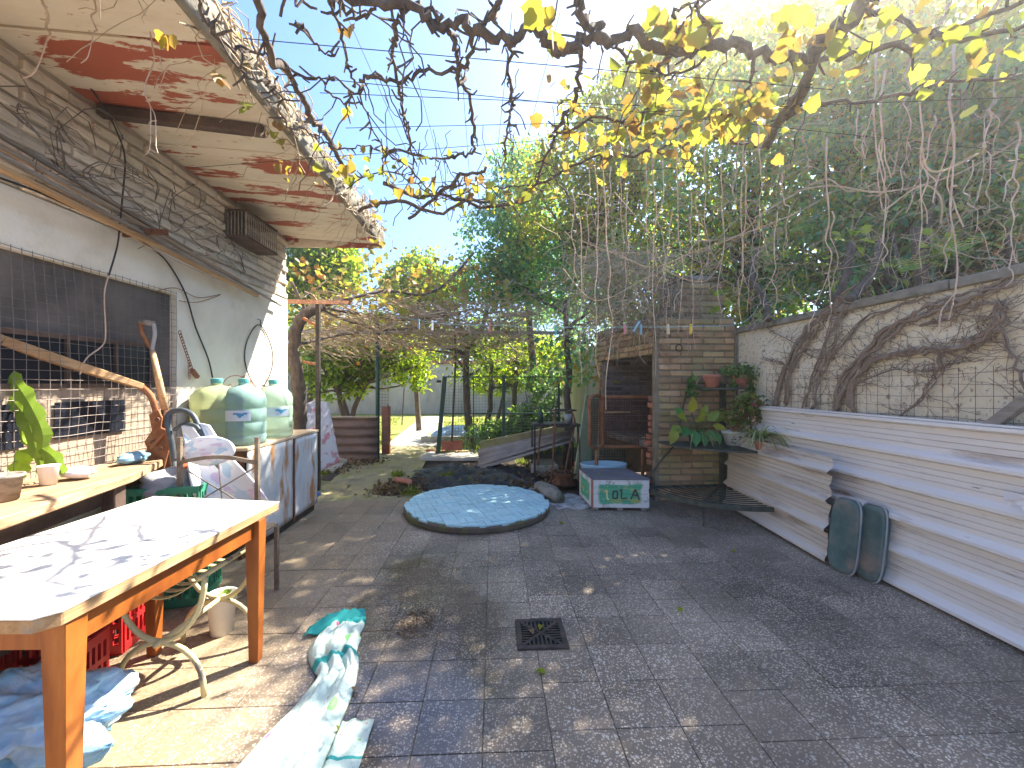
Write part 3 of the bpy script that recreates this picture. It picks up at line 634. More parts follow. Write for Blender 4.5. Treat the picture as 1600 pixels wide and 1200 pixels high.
# cables, chain, hoop, birdcage, wire coils
def cable(name, pts, r, m, label, cat, X=None):
    p = smoothpath([atX(a,b,X if X else XL+.02) if len(c)==0 else at(a,b,c[0]) for a,b,*c in pts], 5)
    return tag(obj(name, MB().tube(p, r, 5), m, None, loc=tuple(p[len(p)//2]), smooth=True), label, cat)
cable('cable', [(70,0),(92,30),(100,70),(115,100),(135,128),(160,165),(180,200),(195,245),(192,300),(187,350),(183,385),(170,430)], .0048, m_black, 'thick black cable running down the eaves and upper shed wall', 'cable', XL+.10)
cable('cable', [(0,278),(60,300),(120,327),(190,360),(240,390),(265,415),(290,460),(305,510),(325,560),(332,590)], .006, m_black, 'black cable sagging from the bracket down to the water jugs', 'cable')
cable('cable', [(0,262),(100,310),(185,358),(260,400),(350,440),(445,470)], .004, m_tend, 'thin pale pink cord strung along the shed wall', 'cord', XL+.03)
cable('cable', [(245,455),(275,450),(310,465),(345,460),(310,472),(280,470)], .003, m_copper, 'thin brown wire looped on a nail above the mesh', 'wire')
cable('cable', [(170,430),(163,460),(165,520),(160,540),(135,560),(125,585)], .004, m_tend, 'pale cord hanging in front of the wire mesh', 'cord', XL+.05)
c = atX(407,558,XL+.03); yr = (atX(427,558,XL+.03).y-atX(387,558,XL+.03).y)/2; zr = 49/F*c.y
mb = MB().tube([(XL+.02+.012*math.cos(3*t), c.y+yr*math.cos(t), c.z+zr*math.sin(t)) for t in [i*2*PI/40 for i in range(41)]], .006, 5, False)
mb.tube([(XL-.01,c.y,c.z+zr+.06),(XL+.03,c.y,c.z+zr+.05),(XL+.03,c.y,c.z+zr)], .005, 4)
tag(obj('hoop', mb, m_iron, None, loc=tuple(c)), 'thin dark metal hoop hanging from a nail on the shed wall', 'hoop')
ch = thing('chain', 'rusty chain hanging on the shed wall above the jugs', 'chain', tuple(atX(295,550,XL+.03)))
a, b = atX(281,520,XL+.03), atX(300,578,XL+.03); mb = MB()
for s in range(14):
    p = a.lerp(b, s/13); mb.ring(p, .012, .0028, (1,0,0) if s % 2 else (.3,1,0), 10, 4, 1.5)
obj('links', mb, m_copper, ch)
obj('swivel', MB().bar(b, atX(309,590,XL+.03), .03, .03), m_copper, ch, bev=.004)
mb = MB()
for s in range(6): mb.ring(atX(295,565,XL+.03).lerp(atX(296,590,XL+.03), s/5), .01, .0024, (1,0,0) if s % 2 else (.3,1,0), 9, 4, 1.5)
obj('loose_end', mb, m_copper, ch)
cg = thing('bird_cage', 'dark weathered bird cage fixed under the eaves', 'bird cage', (XL+.1,4.0,2.5))
y0, y1 = atX(353,340,XL+.02).y, atX(405,360,XL+.02).y; z0, z1 = 2.58, 2.83
mb = MB().box(XL+.0,XL+.03,y0,y1,z0,z1); obj('back_board', mb, m_dark, cg)
obj('floor_board', MB().box(XL+.03,XL+.2,y0,y1,z0,z0+.02), m_wdark, cg)
obj('roof_board', MB().box(XL+.03,XL+.2,y0,y1,z1-.02,z1), m_wdark, cg)
mb = MB()
for i in range(15): 
    y = y0+.01+(y1-y0-.02)*i/14; mb.bar((XL+.19,y,z0+.02),(XL+.19,y,z1-.02),.008,.008)
for i in range(6): mb.bar((XL+.03+.03*i,y0+.01,z0+.02),(XL+.03+.03*i,y0+.01,z1-.02),.006,.006)
for z in (z0+.1,z0+.2): mb.bar((XL+.192,y0,z),(XL+.192,y1,z),.006,.006)
obj('bars', mb, m_wgrey, cg)
wc = thing('wire_coil', 'loose coils of old wire mesh stored above the poles', 'wire coil', (XL+.12,2.8,2.5))
mb = MB(); rr = random.Random(4)
for i in range(15):
    c = atX(60+i*23+rr.uniform(-10,10), 195+i*14+rr.uniform(-25,25), XL+.13); q = rr.uniform(.10,.20)
    mb.tube([(XL+.12+.08*math.cos(t*1.3+i), c.y+q*math.cos(t), c.z+q*.9*math.sin(t)+.01*math.sin(4*t)) for t in [rr.uniform(0,1)+k*rr.uniform(.28,.33) for k in range(19)]], .0028, 4)
for i in range(22):
    c = atX(20+i*17, 200+i*10+rr.uniform(-50,40), XL+.10); c2 = c+Vector((rr.uniform(-.05,.05), rr.uniform(-.3,.4), rr.uniform(-.18,.18)))
    mb.tube(wob(c, c2, 6, .02, rr), .0022, 4)
obj('strands', mb, m_wire, wc)
# workbench
wb = thing('workbench', 'weathered plank workbench along the shed mesh', 'workbench', (-2.1,2.2,0))
A = (-1.91,2.30); Bp = (-1.62,.95); Tp = (-2.19,2.93); zb = .823
obj('plank', MB().prism([(-2.04,2.60),A,Bp,(-1.86,.95)],zb-.045,zb), m_wbench, wb, bev=.006)
obj('plank', MB().prism([(-2.30,2.97),Tp,(-2.047,2.61),(-1.867,.95),(-2.12,.95)],zb-.05,zb-.004), m_wbench, wb, bev=.006)
obj('plank', MB().prism([(-2.338,2.95),(-2.306,2.96),(-2.127,.95),(-2.338,.95)],zb-.048,zb-.002), m_wbench, wb, bev=.006)
obj('front_rail', MB().bar((-2.03,2.30,zb-.10),(-1.79,1.0,zb-.10),.04,.10), m_wdark, wb, bev=.006)  # dark colour stands in for the shade beneath the bench edge
for p in ((-1.97,2.25),(-2.25,2.72),(-1.74,1.05),(-2.26,1.05)): obj('leg', MB().bar((p[0],p[1],0),(p[0],p[1],zb-.052),.07,.07), m_wdark, wb, bev=.005)
obj('lower_shelf', MB().box(-2.32,-1.80,1.0,2.5,.30,.325), m_wdark, wb)
# crates under and beside the bench
def crate(name, label, cx, cy, z0, L, W, hh, m, rot=0, group=None):
    t = thing(name, label, 'crate', (cx,cy,z0), group); ca, sa = math.cos(rot), math.sin(rot)
    def tr(mb): mb.v = [Vector((cx+v.x*ca-v.y*sa, cy+v.x*sa+v.y*ca, z0+v.z)) for v in mb.v]; return mb
    obj('floor_panel', tr(MB().box(-L/2,L/2,-W/2,W/2,0,.012)), m, t)
    for s, ax in ((-1,0),(1,0),(-1,1),(1,1)):
        mb = MB(); n = 9; a = L if ax == 0 else W; o_ = (W if ax == 0 else L)/2*s
        def bx(u0,u1,z0_,z1_):
            if ax == 0: mb.box(u0,u1,o_-.006,o_+.006,z0_,z1_)
            else: mb.box(o_-.006,o_+.006,u0,u1,z0_,z1_)
        e = 0 if ax == 0 else .0065
        for za,zb_ in ((.012,.05),(hh*.47,hh*.56),(hh-.04,hh)): bx(-a/2+e,a/2-e,za,zb_)
        for k in range(n+1):
            u = -a/2+e+.006+(a-.012-2*e)*k/n
            bx(u-.006,u+.006,.05,hh*.47); bx(u-.006,u+.006,hh*.56,hh-.04)
        obj('side_panel', tr(mb), m, t)
    return t
crate('plastic_crate', 'red slatted plastic crate on the floor under the workbench', -1.98, 2.20, .0, .36, .30, .27, m_red, .15)
crate('plastic_crate', 'red plastic crate lying nearest the front of the bench', -1.82, 1.72, .0, .34, .28, .25, m_red, .1)
c = at(238,752,2.35)
crate('storage_crate', 'plain green crate standing under the end of the workbench', -1.93, 2.63, .0, .36, .30, .40, m_gcr, .2)
crate('storage_crate', 'green vented crate filled with grey cloth and an orange bag', -1.93, 2.63, .402, .36, .30, .30, m_gcr, .2)
def clump(c, rx, ry, rz, seed, n=20, amp=.25):
    mb = MB(); c = Vector(c)
    def f(u, v):
        th = u*2*PI; ph = (v-.5)*PI; d = Vector((math.cos(th)*math.cos(ph), math.sin(th)*math.cos(ph), math.sin(ph)))
        k = 1+amp*noise.noise(d*1.7+Vector((seed,0,0)))+amp*.5*noise.noise(d*4.5+Vector((0,seed,0)))+amp*.3*abs(noise.noise(d*9+Vector((0,seed,3))))
        return c+Vector((d.x*rx*k, d.y*ry*k, d.z*rz*k))
    return mb.grid(f, n, n)
tag(obj('grey_cloth', clump((-1.97,2.60,.70),.14,.14,.09,3), m_rag, None, loc=(-1.96,2.6,.55), smooth=True), 'crumpled grey cloth heaped in the green vented crate', 'cloth')
tag(obj('orange_bag', clump((-1.88,2.70,.765),.11,.07,.035,5), m_orag, None, loc=(-1.87,2.7,.64), smooth=True), 'crumpled orange red bag on top of the grey cloth', 'bag')
# things on the bench
pt = thing('potted_cactus', 'pale pot with flat bright green orchid cactus stems', 'potted plant', (-2.0,1.78,zb))
obj('pot', MB().lathe((-2.02,1.80,zb), [(.05,0),(.062,.09),(.068,.092),(.068,.105),(.06,.105),(.055,.085),(0,.085)], 18), m_wgrey, pt, smooth=True)
def strap(mb, pts, wd, m=None):
    p = smoothpath(pts, 4); n = len(p); b = len(mb.v)
    for i, q in enumerate(p):
        t = (p[min(i+1,n-1)]-p[max(i-1,0)]).normalized(); s = t.cross(Vector((.55,-.8,.1))).normalized()
        w_ = wd*(.35+.65*math.sin(PI*min(1,(i+.6)/n))**.6)*(1+.26*math.sin(i*1.9))
        mb.v += [q-s*w_*.5, q+Vector((.004,-.006,0)), q+s*w_*.5]
    for i in range(n-1):
        a = b+i*3; mb.f += [(a,a+1,a+4,a+3),(a+1,a+2,a+5,a+4)]
D = 2.05
for k, (pts, wd) in enumerate((
    ([(62,720),(68,680),(52,640),(30,605),(8,580),(-10,570)],.055),([(60,715),(45,660),(20,625),(-8,600)],.06),
    ([(66,700),(85,715),(98,740)],.045),([(60,705),(40,712),(30,735),(28,748)],.06),([(72,705),(80,725),(86,742)],.04),
    ([(64,690),(55,655),(30,650)],.05),([(62,715),(66,735),(70,748)],.03),([(58,700),(38,690),(35,668),(40,640)],.015))):
    mb = MB(); strap(mb, [at(a,b,D) for a,b in pts], wd*1.15); obj('stem', mb, L_cact, pt, solid=.003)
tag(obj('plastic_cup', MB().lathe((-2.12,2.08,zb), [(.03,0),(.038,.085),(.042,.09),(.036,.088),(.028,.01),(0,.01)], 18), m_white, None, loc=(-2.12,2.08,zb), smooth=True), 'white plastic cup standing on the workbench behind the cactus', 'cup')
tag(obj('clear_wrap', clump((-2.1,2.2,zb+.03),.07,.05,.03,11), m_paper, None, loc=(-2.1,2.2,zb), smooth=True), 'crumpled clear white wrapping on the workbench', 'wrapper')
tag(obj('blue_rag', clump((-2.18,2.62,zb+.03),.05,.10,.035,8), pcol('blue_rag',(.20,.38,.50)), None, loc=(-2.18,2.62,zb), smooth=True), 'pale blue rag lying on the far end of the bench', 'rag')
c = at(196,722,2.62); mb = MB()
for k in range(3): mb.leaf((c.x,c.y+.03*k,zb+.008), (-.5+.3*k,1,.1), (0,0,1), .10, .035)
tag(obj('fallen_leaf', mb, L_lime, None, loc=(c.x,c.y,zb)), 'fresh green leaf sprig lying on the workbench', 'leaf')
# hand plough and shovel leaning on the mesh
pl = thing('hand_plough', 'old hand plough with wooden beam and rusty iron foot', 'plough', tuple(at(240,705,2.72)))
p = [at(-60,503,1.9), at(0,532,2.02), at(120,572,2.32), at(222,604,2.62)]
mb = MB()
for i in range(3): mb.bar(p[i], p[i+1], .05, .05, (0,0,1), .048 if i < 2 else .036, .048 if i < 2 else .036)
obj('beam', mb, m_wpole, pl, bev=.004)
mb = MB(); mb.tube(smoothpath([at(220,603,2.62),at(235,618,2.66),at(243,640,2.68),at(245,660,2.7)],4), .018, 8)
obj('neck', mb, m_rusto, pl, smooth=True)
ft = MB(); rr = random.Random(8)
outl = [(233,648),(248,640),(254,652),(252,668),(262,672),(268,690),(262,712),(256,735),(232,738),(225,716),(230,700),(226,690),(238,672)]
pts = [at(a,b,2.68) for a,b in outl]; nrm = Vector((.45,-.9,0)).normalized(); n = len(pts)
ft.add([q+nrm*.012 for q in pts]+[q-nrm*.012 for q in pts], [tuple(range(n)), tuple(reversed(range(n,2*n)))]+[(i,n+i,n+(i+1)%n,(i+1)%n) for i in range(n)])
obj('iron_foot', ft, m_rusto, pl, bev=.004)
for a,b in ((247,655),(240,690),(252,700),(246,718)): 
    c = at(a,b,2.66); obj('bolt', MB().tube([c, c+nrm*.03], .012, 8), m_rust, pl)
obj('brace', MB().bar(at(262,672,2.66), at(236,700,2.64), .03, .02), m_rusto, pl, bev=.004)
sh = thing('shovel', 'shovel with worn wooden handle and D grip leaning on the mesh', 'shovel', tuple(at(262,720,2.80)))
p0, p1 = at(238,548,2.70), at(258,640,2.72); p2 = at(262,690,2.74)
obj('shaft', MB().tube([p0, p0.lerp(p1,.5), p1], [.016,.02,.02], 10), m_wpole, sh, smooth=True)
obj('socket', MB().tube([p1, p2, p2+Vector((.02,-.02,-.3))], [.022,.026,.03], 10), m_rust, sh, smooth=True)
g0, g1 = at(219,502,2.70), at(240,506,2.70)
obj('grip', MB().tube([g0, g1], .018, 9), m_wgrey, sh, smooth=True)
obj('fork', MB().tube(smoothpath([g0, at(222,520,2.70), at(232,538,2.70), p0],4), .012, 7), m_rusto, sh, smooth=True)
obj('fork', MB().tube(smoothpath([g1, at(242,522,2.70), at(239,538,2.70), p0],4), .012, 7), m_rag, sh, smooth=True)
obj('blade', MB().grid(lambda u,v: p2+Vector((.02,-.02,-.3))+Vector(((u-.5)*.2,.03*math.sin(PI*u),-.3*v*(1-.25*(2*u-1)**2))), 8, 8), m_rust, sh, solid=.003)
# table
tb = thing('table', 'white topped wooden table with orange legs in the left foreground', 'table', tuple(cw(-1.5,1.6)))
zt_ = .71
top = [(-1.21,1.045),(-1.172,1.085),(-1.168,2.09),(-1.885,2.19),(-1.86,1.05)]
tp = obj('tabletop', MB().prism([tuple(cw(*q)[:2]) for q in top], zt_-.006, zt_), m_tab, tb, bev=.0015)
top2 = [(-1.212,1.047),(-1.174,1.087),(-1.170,2.088),(-1.883,2.188),(-1.858,1.052)]
obj('top_board', MB().prism([tuple(cw(*q)[:2]) for q in top2], zt_-.042, zt_-.0062), m_wpole, tb, bev=.003)
def tl(xc, d): 
    return MB().bar(cw(xc,d,0), cw(xc,d,zt_-.043), .042, .042, (0,1,0), .066, .066)
for xc, d in ((-1.215,1.13),(-1.205,1.955),(-1.72,2.0),(-1.80,1.12)): obj('leg', tl(xc,d), m_worng, tb, bev=.003)
obj('apron', MB().bar(cw(-1.213,1.165,zt_-.085),cw(-1.206,1.92,zt_-.085),.022,.082), m_worng, tb, bev=.002)
obj('apron', MB().bar(cw(-1.765,1.12,zt_-.085),cw(-1.25,1.13,zt_-.085),.022,.082), m_worng, tb, bev=.002)
obj('apron', MB().bar(cw(-1.686,1.995,zt_-.085),cw(-1.24,1.96,zt_-.085),.022,.082), m_worng, tb, bev=.002)
obj('stretcher', MB().bar(cw(-1.765,1.12,.15),cw(-1.243,1.13,.15),.022,.05), m_worng, tb, bev=.002)
# hoop-legged chair with strap seat
m_cream = M('cream_enamel', [(.50,.42,.22),(.60,.52,.30)], 8, .45, .1, spots=[((.13,.12,.11),6,.56,.64)])
hc = thing('garden_chair', 'cream tubular chair with curved strap seat under the table', 'chair', tuple(cw(-1.46,1.9)))
S = .8228
def side(d, lo=-2.0*S, hi=-1.557*S):
    m_ = (lo+hi)/2; r = (hi-lo)/2
    up = [cw(m_-r*1.02*math.cos(t), d, .50-.27*math.sin(t)) for t in [PI*i/16 for i in range(17)]]
    dn = [cw(m_-r*1.0*math.cos(t), d, .225*math.sin(t)**.8) for t in [PI*i/16 for i in range(17)]]
    return up, dn
for d in (1.73,2.08):
    up, dn = side(d)
    obj('hoop_arm', MB().tube(up, .011, 8), m_cream, hc, smooth=True); obj('leg', MB().tube(dn, .011, 8), m_cream, hc, smooth=True)
for xc, zq in ((-2.0*S,.505),(-1.557*S,.505),(-1.46,.228)): obj('rail', MB().tube([cw(xc,1.70,zq),cw(xc,2.11,zq)], .011, 8), m_cream, hc, smooth=True)
for k in range(7):
    d = 1.72+.062*k
    obj('seat_strap', MB().grid(lambda u,v: cw(-2.0*S+(.443*S)*u, d+.026*v, .508-.10*math.sin(PI*u)**.9+.002*math.sin(v*PI)), 14, 2), m_cream, hc, smooth=True, solid=.003)
# blue plastic bag under the table
bgm = clump(cw(-1.72,1.47,.125), .30,.19,.13, 21, 70, .42)
tag(obj('blue_plastic_bag', bgm, m_blue_pl, None, loc=tuple(cw(-1.72,1.47,.0)), smooth=True), 'crumpled translucent blue plastic bag bundled under the table', 'bag')
# bucket with plants
c = cw(-1.52,2.18); bu = thing('bucket', 'white paint bucket with soil and green shoots under the table end', 'bucket', tuple(c))
obj('pail', MB().lathe((c.x,c.y,0.001), [(.052,0),(.066,.19),(.070,.192),(.070,.205),(.062,.205),(.06,.17),(0,.17)], 20), m_white, bu, smooth=True)
mb = MB()
for k in range(16):
    a = R.uniform(0,6.28); mb.leaf((c.x+.03*math.cos(a),c.y+.03*math.sin(a),.17), (math.cos(a),math.sin(a),.7), (0,0,1), .06, .03)
obj('shoots', mb, L_lime, bu)
# iron chair with arched back behind the table
ic = thing('iron_chair', 'brown iron chair with arched back and crossed rods', 'chair', tuple(cw(-1.72,2.6)))
d = 2.43; xl, xr = (281-800)/F*d, (402-800)/F*d
bx = MB()
obj('back_post', MB().bar(cw(xl,d,0),cw(xl,d,.99),.022,.022), m_wiron, ic); obj('back_post', MB().bar(cw(xr,d,0),cw(xr,d,.99),.022,.022), m_wiron, ic)
obj('arched_rail', MB().grid(lambda u,v: cw(xl+(xr-xl)*u, d-.012, .83+.035*math.sin(PI*u)+.022*v), 14, 1), m_wiron, ic, solid=.012)
cr = MB().tube([cw(xl,d,.82),cw(xr,d,.55)],.004,5).tube([cw(xr,d,.82),cw(xl,d,.55)],.004,5).tube([cw((xl+xr)/2,d,.84),cw((xl+xr)/2+.02,d,.62)],.0035,5)
obj('cross_rods', cr, m_wiron, ic)
obj('seat', MB().prism([tuple(cw(*q)[:2]) for q in ((xl,d),(xr,d),(xr,d+.22),(xl,d+.22))], .40, .42), m_wiron, ic, bev=.004)
for xc in (xl,xr): obj('front_leg', MB().bar(cw(xc,d+.2,0),cw(xc,d+.2,.4),.022,.022), m_wiron, ic)
# pushchair with printed shell seat
ps = thing('pushchair', 'grey tubed pushchair with white shell seat printed pink and blue', 'pushchair', tuple(cw(-1.95,2.9)))
d = 2.62
lp = smoothpath([at(272,720,d),at(268,690,d),at(262,660,d),at(266,645,d+.02),at(285,641,d+.03),at(302,650,d+.03),at(312,672,d+.02),at(322,700,d)],5)
obj('handle', MB().tube(lp, .017, 9), m_grey, ps, smooth=True)
obj('crossbar', MB().tube(smoothpath([at(272,672,d),at(285,664,d),at(303,664,d),at(312,672,d)],4), .012, 8), m_grey, ps, smooth=True)
obj('frame_tube', MB().tube([at(272,720,d), at(283,790,d-.05), cw(-2.0,2.5,.05)], .014, 8), m_grey, ps, smooth=True)
obj('frame_tube', MB().tube([at(322,700,d), at(372,775,d-.02), cw(-1.62,2.62,.05)], .014, 8), m_grey, ps, smooth=True)
def shellmat():
    m, nt, p, g_ = start('printed_shell'); tc = nt.nodes.new('ShaderNodeTexCoord'); co_ = tc.outputs['UV']
    n1 = nz(nt, scaled(nt, co_, (1,1.6,1)), 3.2, 2, .4).outputs[0]; mp = nt.nodes.new('ShaderNodeMapping'); mp.inputs['Location'].default_value = (5,3,0); nt.links.new(co_, mp.inputs[0])
    n2 = nz(nt, mp.outputs[0], 3.6, 2, .4).outputs[0]
    c_ = mixc(nt, mapr(nt, n1, .56, .60), (.82,.81,.82), (.70,.56,.68)); c_ = mixc(nt, mapr(nt, n2, .57, .61), c_, (.50,.64,.74))
    nt.links.new(c_, p.inputs['Base Color']); p.inputs['Roughness'].default_value = .5; return m
m_shell = shellmat()
def shellf(u, v):
    q0 = at(306,666,d+.02).lerp(at(352,790,d-.05), v); wd = .075+.11*v
    rx = Vector((.96,.28,0)); k = 2*u-1
    return q0 + rx*(k*wd+.05*v) + Vector((.25,-.5,.1))*(.09*k*k*(.3+math.sin(PI*v)) - .03*math.sin(PI*v*2)+.05*v) + Vector((0,0,.02*math.sin(6*v+3*u)))
obj('shell_seat', MB().grid(shellf, 16, 20), m_shell, ps, smooth=True, solid=.012)
def hd(u, v):
    q0 = at(329,705,d-.08); k0 = 2*u-1; j0 = 2*v-1; k = k0*math.sqrt(1-j0*j0/2); j = j0*math.sqrt(1-k0*k0/2); s = math.sqrt(max(0,1-k*k*.55-j*j*.5))
    return q0+Vector((.96,.28,0))*k*.135+Vector((0.03,.02,-1))*j*.088+Vector((.2,-.6,.2))*.05*s
obj('head_cushion', MB().grid(hd, 14, 12), m_shell, ps, smooth=True, solid=.02)
obj('webbing', MB().grid(lambda u,v: at(292,668,d-.03).lerp(at(318,700,d-.07), v)+Vector((.07*(u-.5),0,0)), 2, 3), m_white, ps, solid=.004)
for xc, dd in ((-2.0,2.5),(-1.62,2.62)):
    w_ = obj('wheel', MB().ring(cw(xc,dd,.075), .06, .014, (1,.1,0), 20, 6), m_grey, ps, smooth=True)
# cabinet
cb = thing('metal_cabinet', 'rusty white metal cabinet with open dark front beside the shed', 'cabinet', (-2.05,3.9,0))
X0, X1, Y0, Y1, ZT = -2.34, -1.835, 3.19, 4.42, .825
obj('top', MB().box(X0,X1+.012,Y0-.02,Y1+.02,ZT-.025,ZT), m_ctop, cb, bev=.004)
def dent(y0,y1,seed):
    return MB().grid(lambda u,v: (X1+.012*noise.noise((v*3,u*3,seed))+.006*math.sin(u*PI), y0+(y1-y0)*u, .07+(ZT-.1)*v), 14, 14)
obj('side_panel', dent(Y0,Y0+.70,2), m_cab, cb, smooth=True, solid=.006); obj('side_panel', dent(Y0+.735,Y1,7), m_cab, cb, smooth=True, solid=.006)
obj('corner_strip', MB().box(X1-.012,X1+.008,Y0+.702,Y0+.733,.04,ZT-.026), m_rust, cb)
obj('plinth', MB().box(X0+.02,X1-.02,Y0+.02,Y1-.02,.0,.066), m_iron, cb)
obj('back', MB().box(X0,X0+.02,Y0,Y1,.068,ZT-.027), m_iron, cb); obj('end', MB().box(X0+.022,X1-.01,Y1-.02,Y1,.068,ZT-.027), m_iron, cb)
obj('inner_shade', MB().box(X0+.022,X1-.01,Y0+.45,Y0+.465,.068,ZT-.027), m_slate, cb)  # near-black panel stands in for the shade inside the open front
obj('top_rail', MB().box(X0+.022,X1-.012,Y0,Y0+.02,ZT-.10,ZT-.028), m_rust, cb)
obj('leg', MB().bar((X1-.04,Y0-.005,.0),(X1-.04,Y0-.005,ZT-.102),.03,.03), m_rust, cb)
# jugs
def jug(c, rad, hh, m, label, lab=False, lb=0.0, cap=True):
    t = thing('water_jug', label, 'water jug', c, 'big water jugs on the rusty cabinet'); pr = []
    for z, r in ((0,.86),(.015,.96),(.04,1),(.14,1),(.155,.965),(.17,1),(.33,1),(.345,.965),(.36,1),(.53,1),(.545,.965),(.56,1),(.68,1),(.76,.93),(.83,.74),(.875,.45),(.895,.26),(.905,.21),(.93,.21)):
        pr.append((r*rad, z*hh))
    b = obj('body', MB().lathe(c, pr, 28), m, t, smooth=True)
    obj('cap', MB().lathe(Vector(c)+Vector((0,0,.925*hh)), [(.225*rad,0),(.24*rad,.01),(.24*rad,.065*hh),(.2*rad,.075*hh),(0,.075*hh)], 16), m_teal, t, smooth=False)
    if lab:
        cc = Vector(c); a0 = -PI/2+lb
        obj('label', MB().grid(lambda u,v: cc+Vector((math.cos(a0+(u-.5)*1.15)*rad*1.012, math.sin(a0+(u-.5)*1.15)*rad*1.012, hh*(.37+.155*v))), 12, 2), m_lab, t)
        mb = MB()
        for (u0,u1,v0,v1) in ((.36,.86,.58,.74),(.50,.74,.42,.58),(.42,.95,.68,.74),(.55,.66,.30,.42)):
            mb.grid(lambda u,v: cc+Vector((math.cos(a0+(u0+(u1-u0)*u-.5)*1.15)*rad*1.018, math.sin(a0+(u0+(u1-u0)*u-.5)*1.15)*rad*1.018, hh*(.37+.155*(v0+(v1-v0)*v+.04*math.sin(u*9))))), 8, 1)
        obj('label_print', mb, m_lbl, t)
    return t
m_lab = pcol('label_paper', (.62,.70,.76)); m_lbl = pcol('label_blue', (.05,.28,.50))
j_g, j_b, j_c = jugmat('jug_green', (.62,.74,.42)), jugmat('jug_blue', (.48,.74,.72)), jugmat('jug_teal', (.50,.72,.58))
jug((-2.165,3.36,ZT), .175, .52, j_g, 'green tinted water jug nearest the mesh, behind the blue label jug')
jug((-2.18,3.74,ZT), .165, .51, j_g, 'green water jug at the back between the front ones')
jug((-1.985,3.40,ZT), .158, .52, j_b, 'clear blue water jug with a white and blue label at the front', True, .25)
jug((-1.995,3.86,ZT), .16, .515, j_c, 'teal water jug at the end of the cabinet with a black strap', True, .75)
mb = MB(); rr = random.Random(12)
for pts in ([(335,640,3.4),(350,596,3.5),(372,587,3.5),(395,600,3.5),(404,622,3.5),(412,610,3.6),(402,596,3.6)],[(330,638,3.35),(360,600,3.4),(372,640,3.4)],[(372,612,3.4),(378,590,3.4),(390,588,3.45),(392,606,3.45)]):
    mb.tube(smoothpath([at(*q) for q in pts],4), .0035, 5)
tag(obj('handle_wire', mb, m_copper, None, loc=tuple(at(370,600,3.45)), smooth=True), 'bent copper wire handles lying over the jug necks', 'wire')
tag(obj('black_strap', MB().tube(smoothpath([at(409,602,3.85),at(425,606,3.85),at(440,618,3.85),at(445,640,3.9),at(446,668,3.95)],4), .006, 5), m_black, None, loc=tuple(at(440,640,3.9)), smooth=True), 'black strap tied over the last jug on the cabinet', 'strap')
# poles and wrapped bundle beyond the cabinet
tag(obj('wooden_pole', MB().tube([at(449,628,4.75),at(463,712,4.7)], .014, 7), m_wpole, None, loc=tuple(at(463,712,4.7))), 'thin stick with yellow tip leaning behind the cabinet', 'stick')
tag(obj('wooden_pole', MB().tube([at(446,652,4.8),at(456,715,4.75)], .016, 7), m_wgrey, None, loc=tuple(at(456,715,4.75))), 'grey broken stick leaning at the shed corner', 'stick')
def clothprint():
    m, nt, p, g_ = start('pink_print'); co_ = g_.outputs['Position']; n1 = nz(nt, co_, 7, 4, .5).outputs[0]
    c_ = mixc(nt, mapr(nt, n1, .54, .62), (.74,.70,.70), (.62,.24,.26)); c_ = mixc(nt, mapr(nt, nz(nt, scaled(nt,co_,(1.3,1.7,1.1)), 8, 3).outputs[0], .58,.66), c_, (.52,.46,.36))
    nt.links.new(c_, p.inputs['Base Color']); p.inputs['Roughness'].default_value = .35; return m
bd = MB()
def bundf(u, v):
    a = at(462+6*v,(625+100*v*1.02),5.55); 
    l, r_ = at(468,630,5.4).lerp(at(478,752,5.15), v), at(512,626,5.55).lerp(at(531,722,5.55), v)
    q = l.lerp(r_, u); q += Vector((-.5,-.8,0))*(.09*math.sin(PI*u)+.035*noise.noise((u*4,v*5,1))+.018*noise.noise((u*11,v*12,2)))
    q.z += (.02*math.sin(u*11) if v < .15 else 0)*(1-v*6)
    return q
tag(obj('wrapped_bundle', bd.grid(bundf, 26, 30), clothprint(), None, loc=tuple(at(500,725,5.4)), smooth=True, solid=.012), 'shiny white and pink printed plastic cover draped on a bundle past the cabinet', 'plastic cover')
tag(obj('blue_scrap', clump(gnd(494,772,.02),.05,.04,.025,5), pcol('blue_scrap',(.10,.20,.50)), None, loc=tuple(gnd(494,772)), smooth=True), 'small crumpled blue scrap on the ground by the cabinet foot', 'scrap')
fs = gnd(520,722); tag(obj('flat_stone', MB().prism([tuple(gnd(a,b)[:2]) for a,b in ((488,738),(522,740),(546,722),(516,716))], .0, .045), m_stone, None, loc=tuple(fs), bev=.01), 'flat pale slab on the dirt at the foot of the pink cover', 'slab')
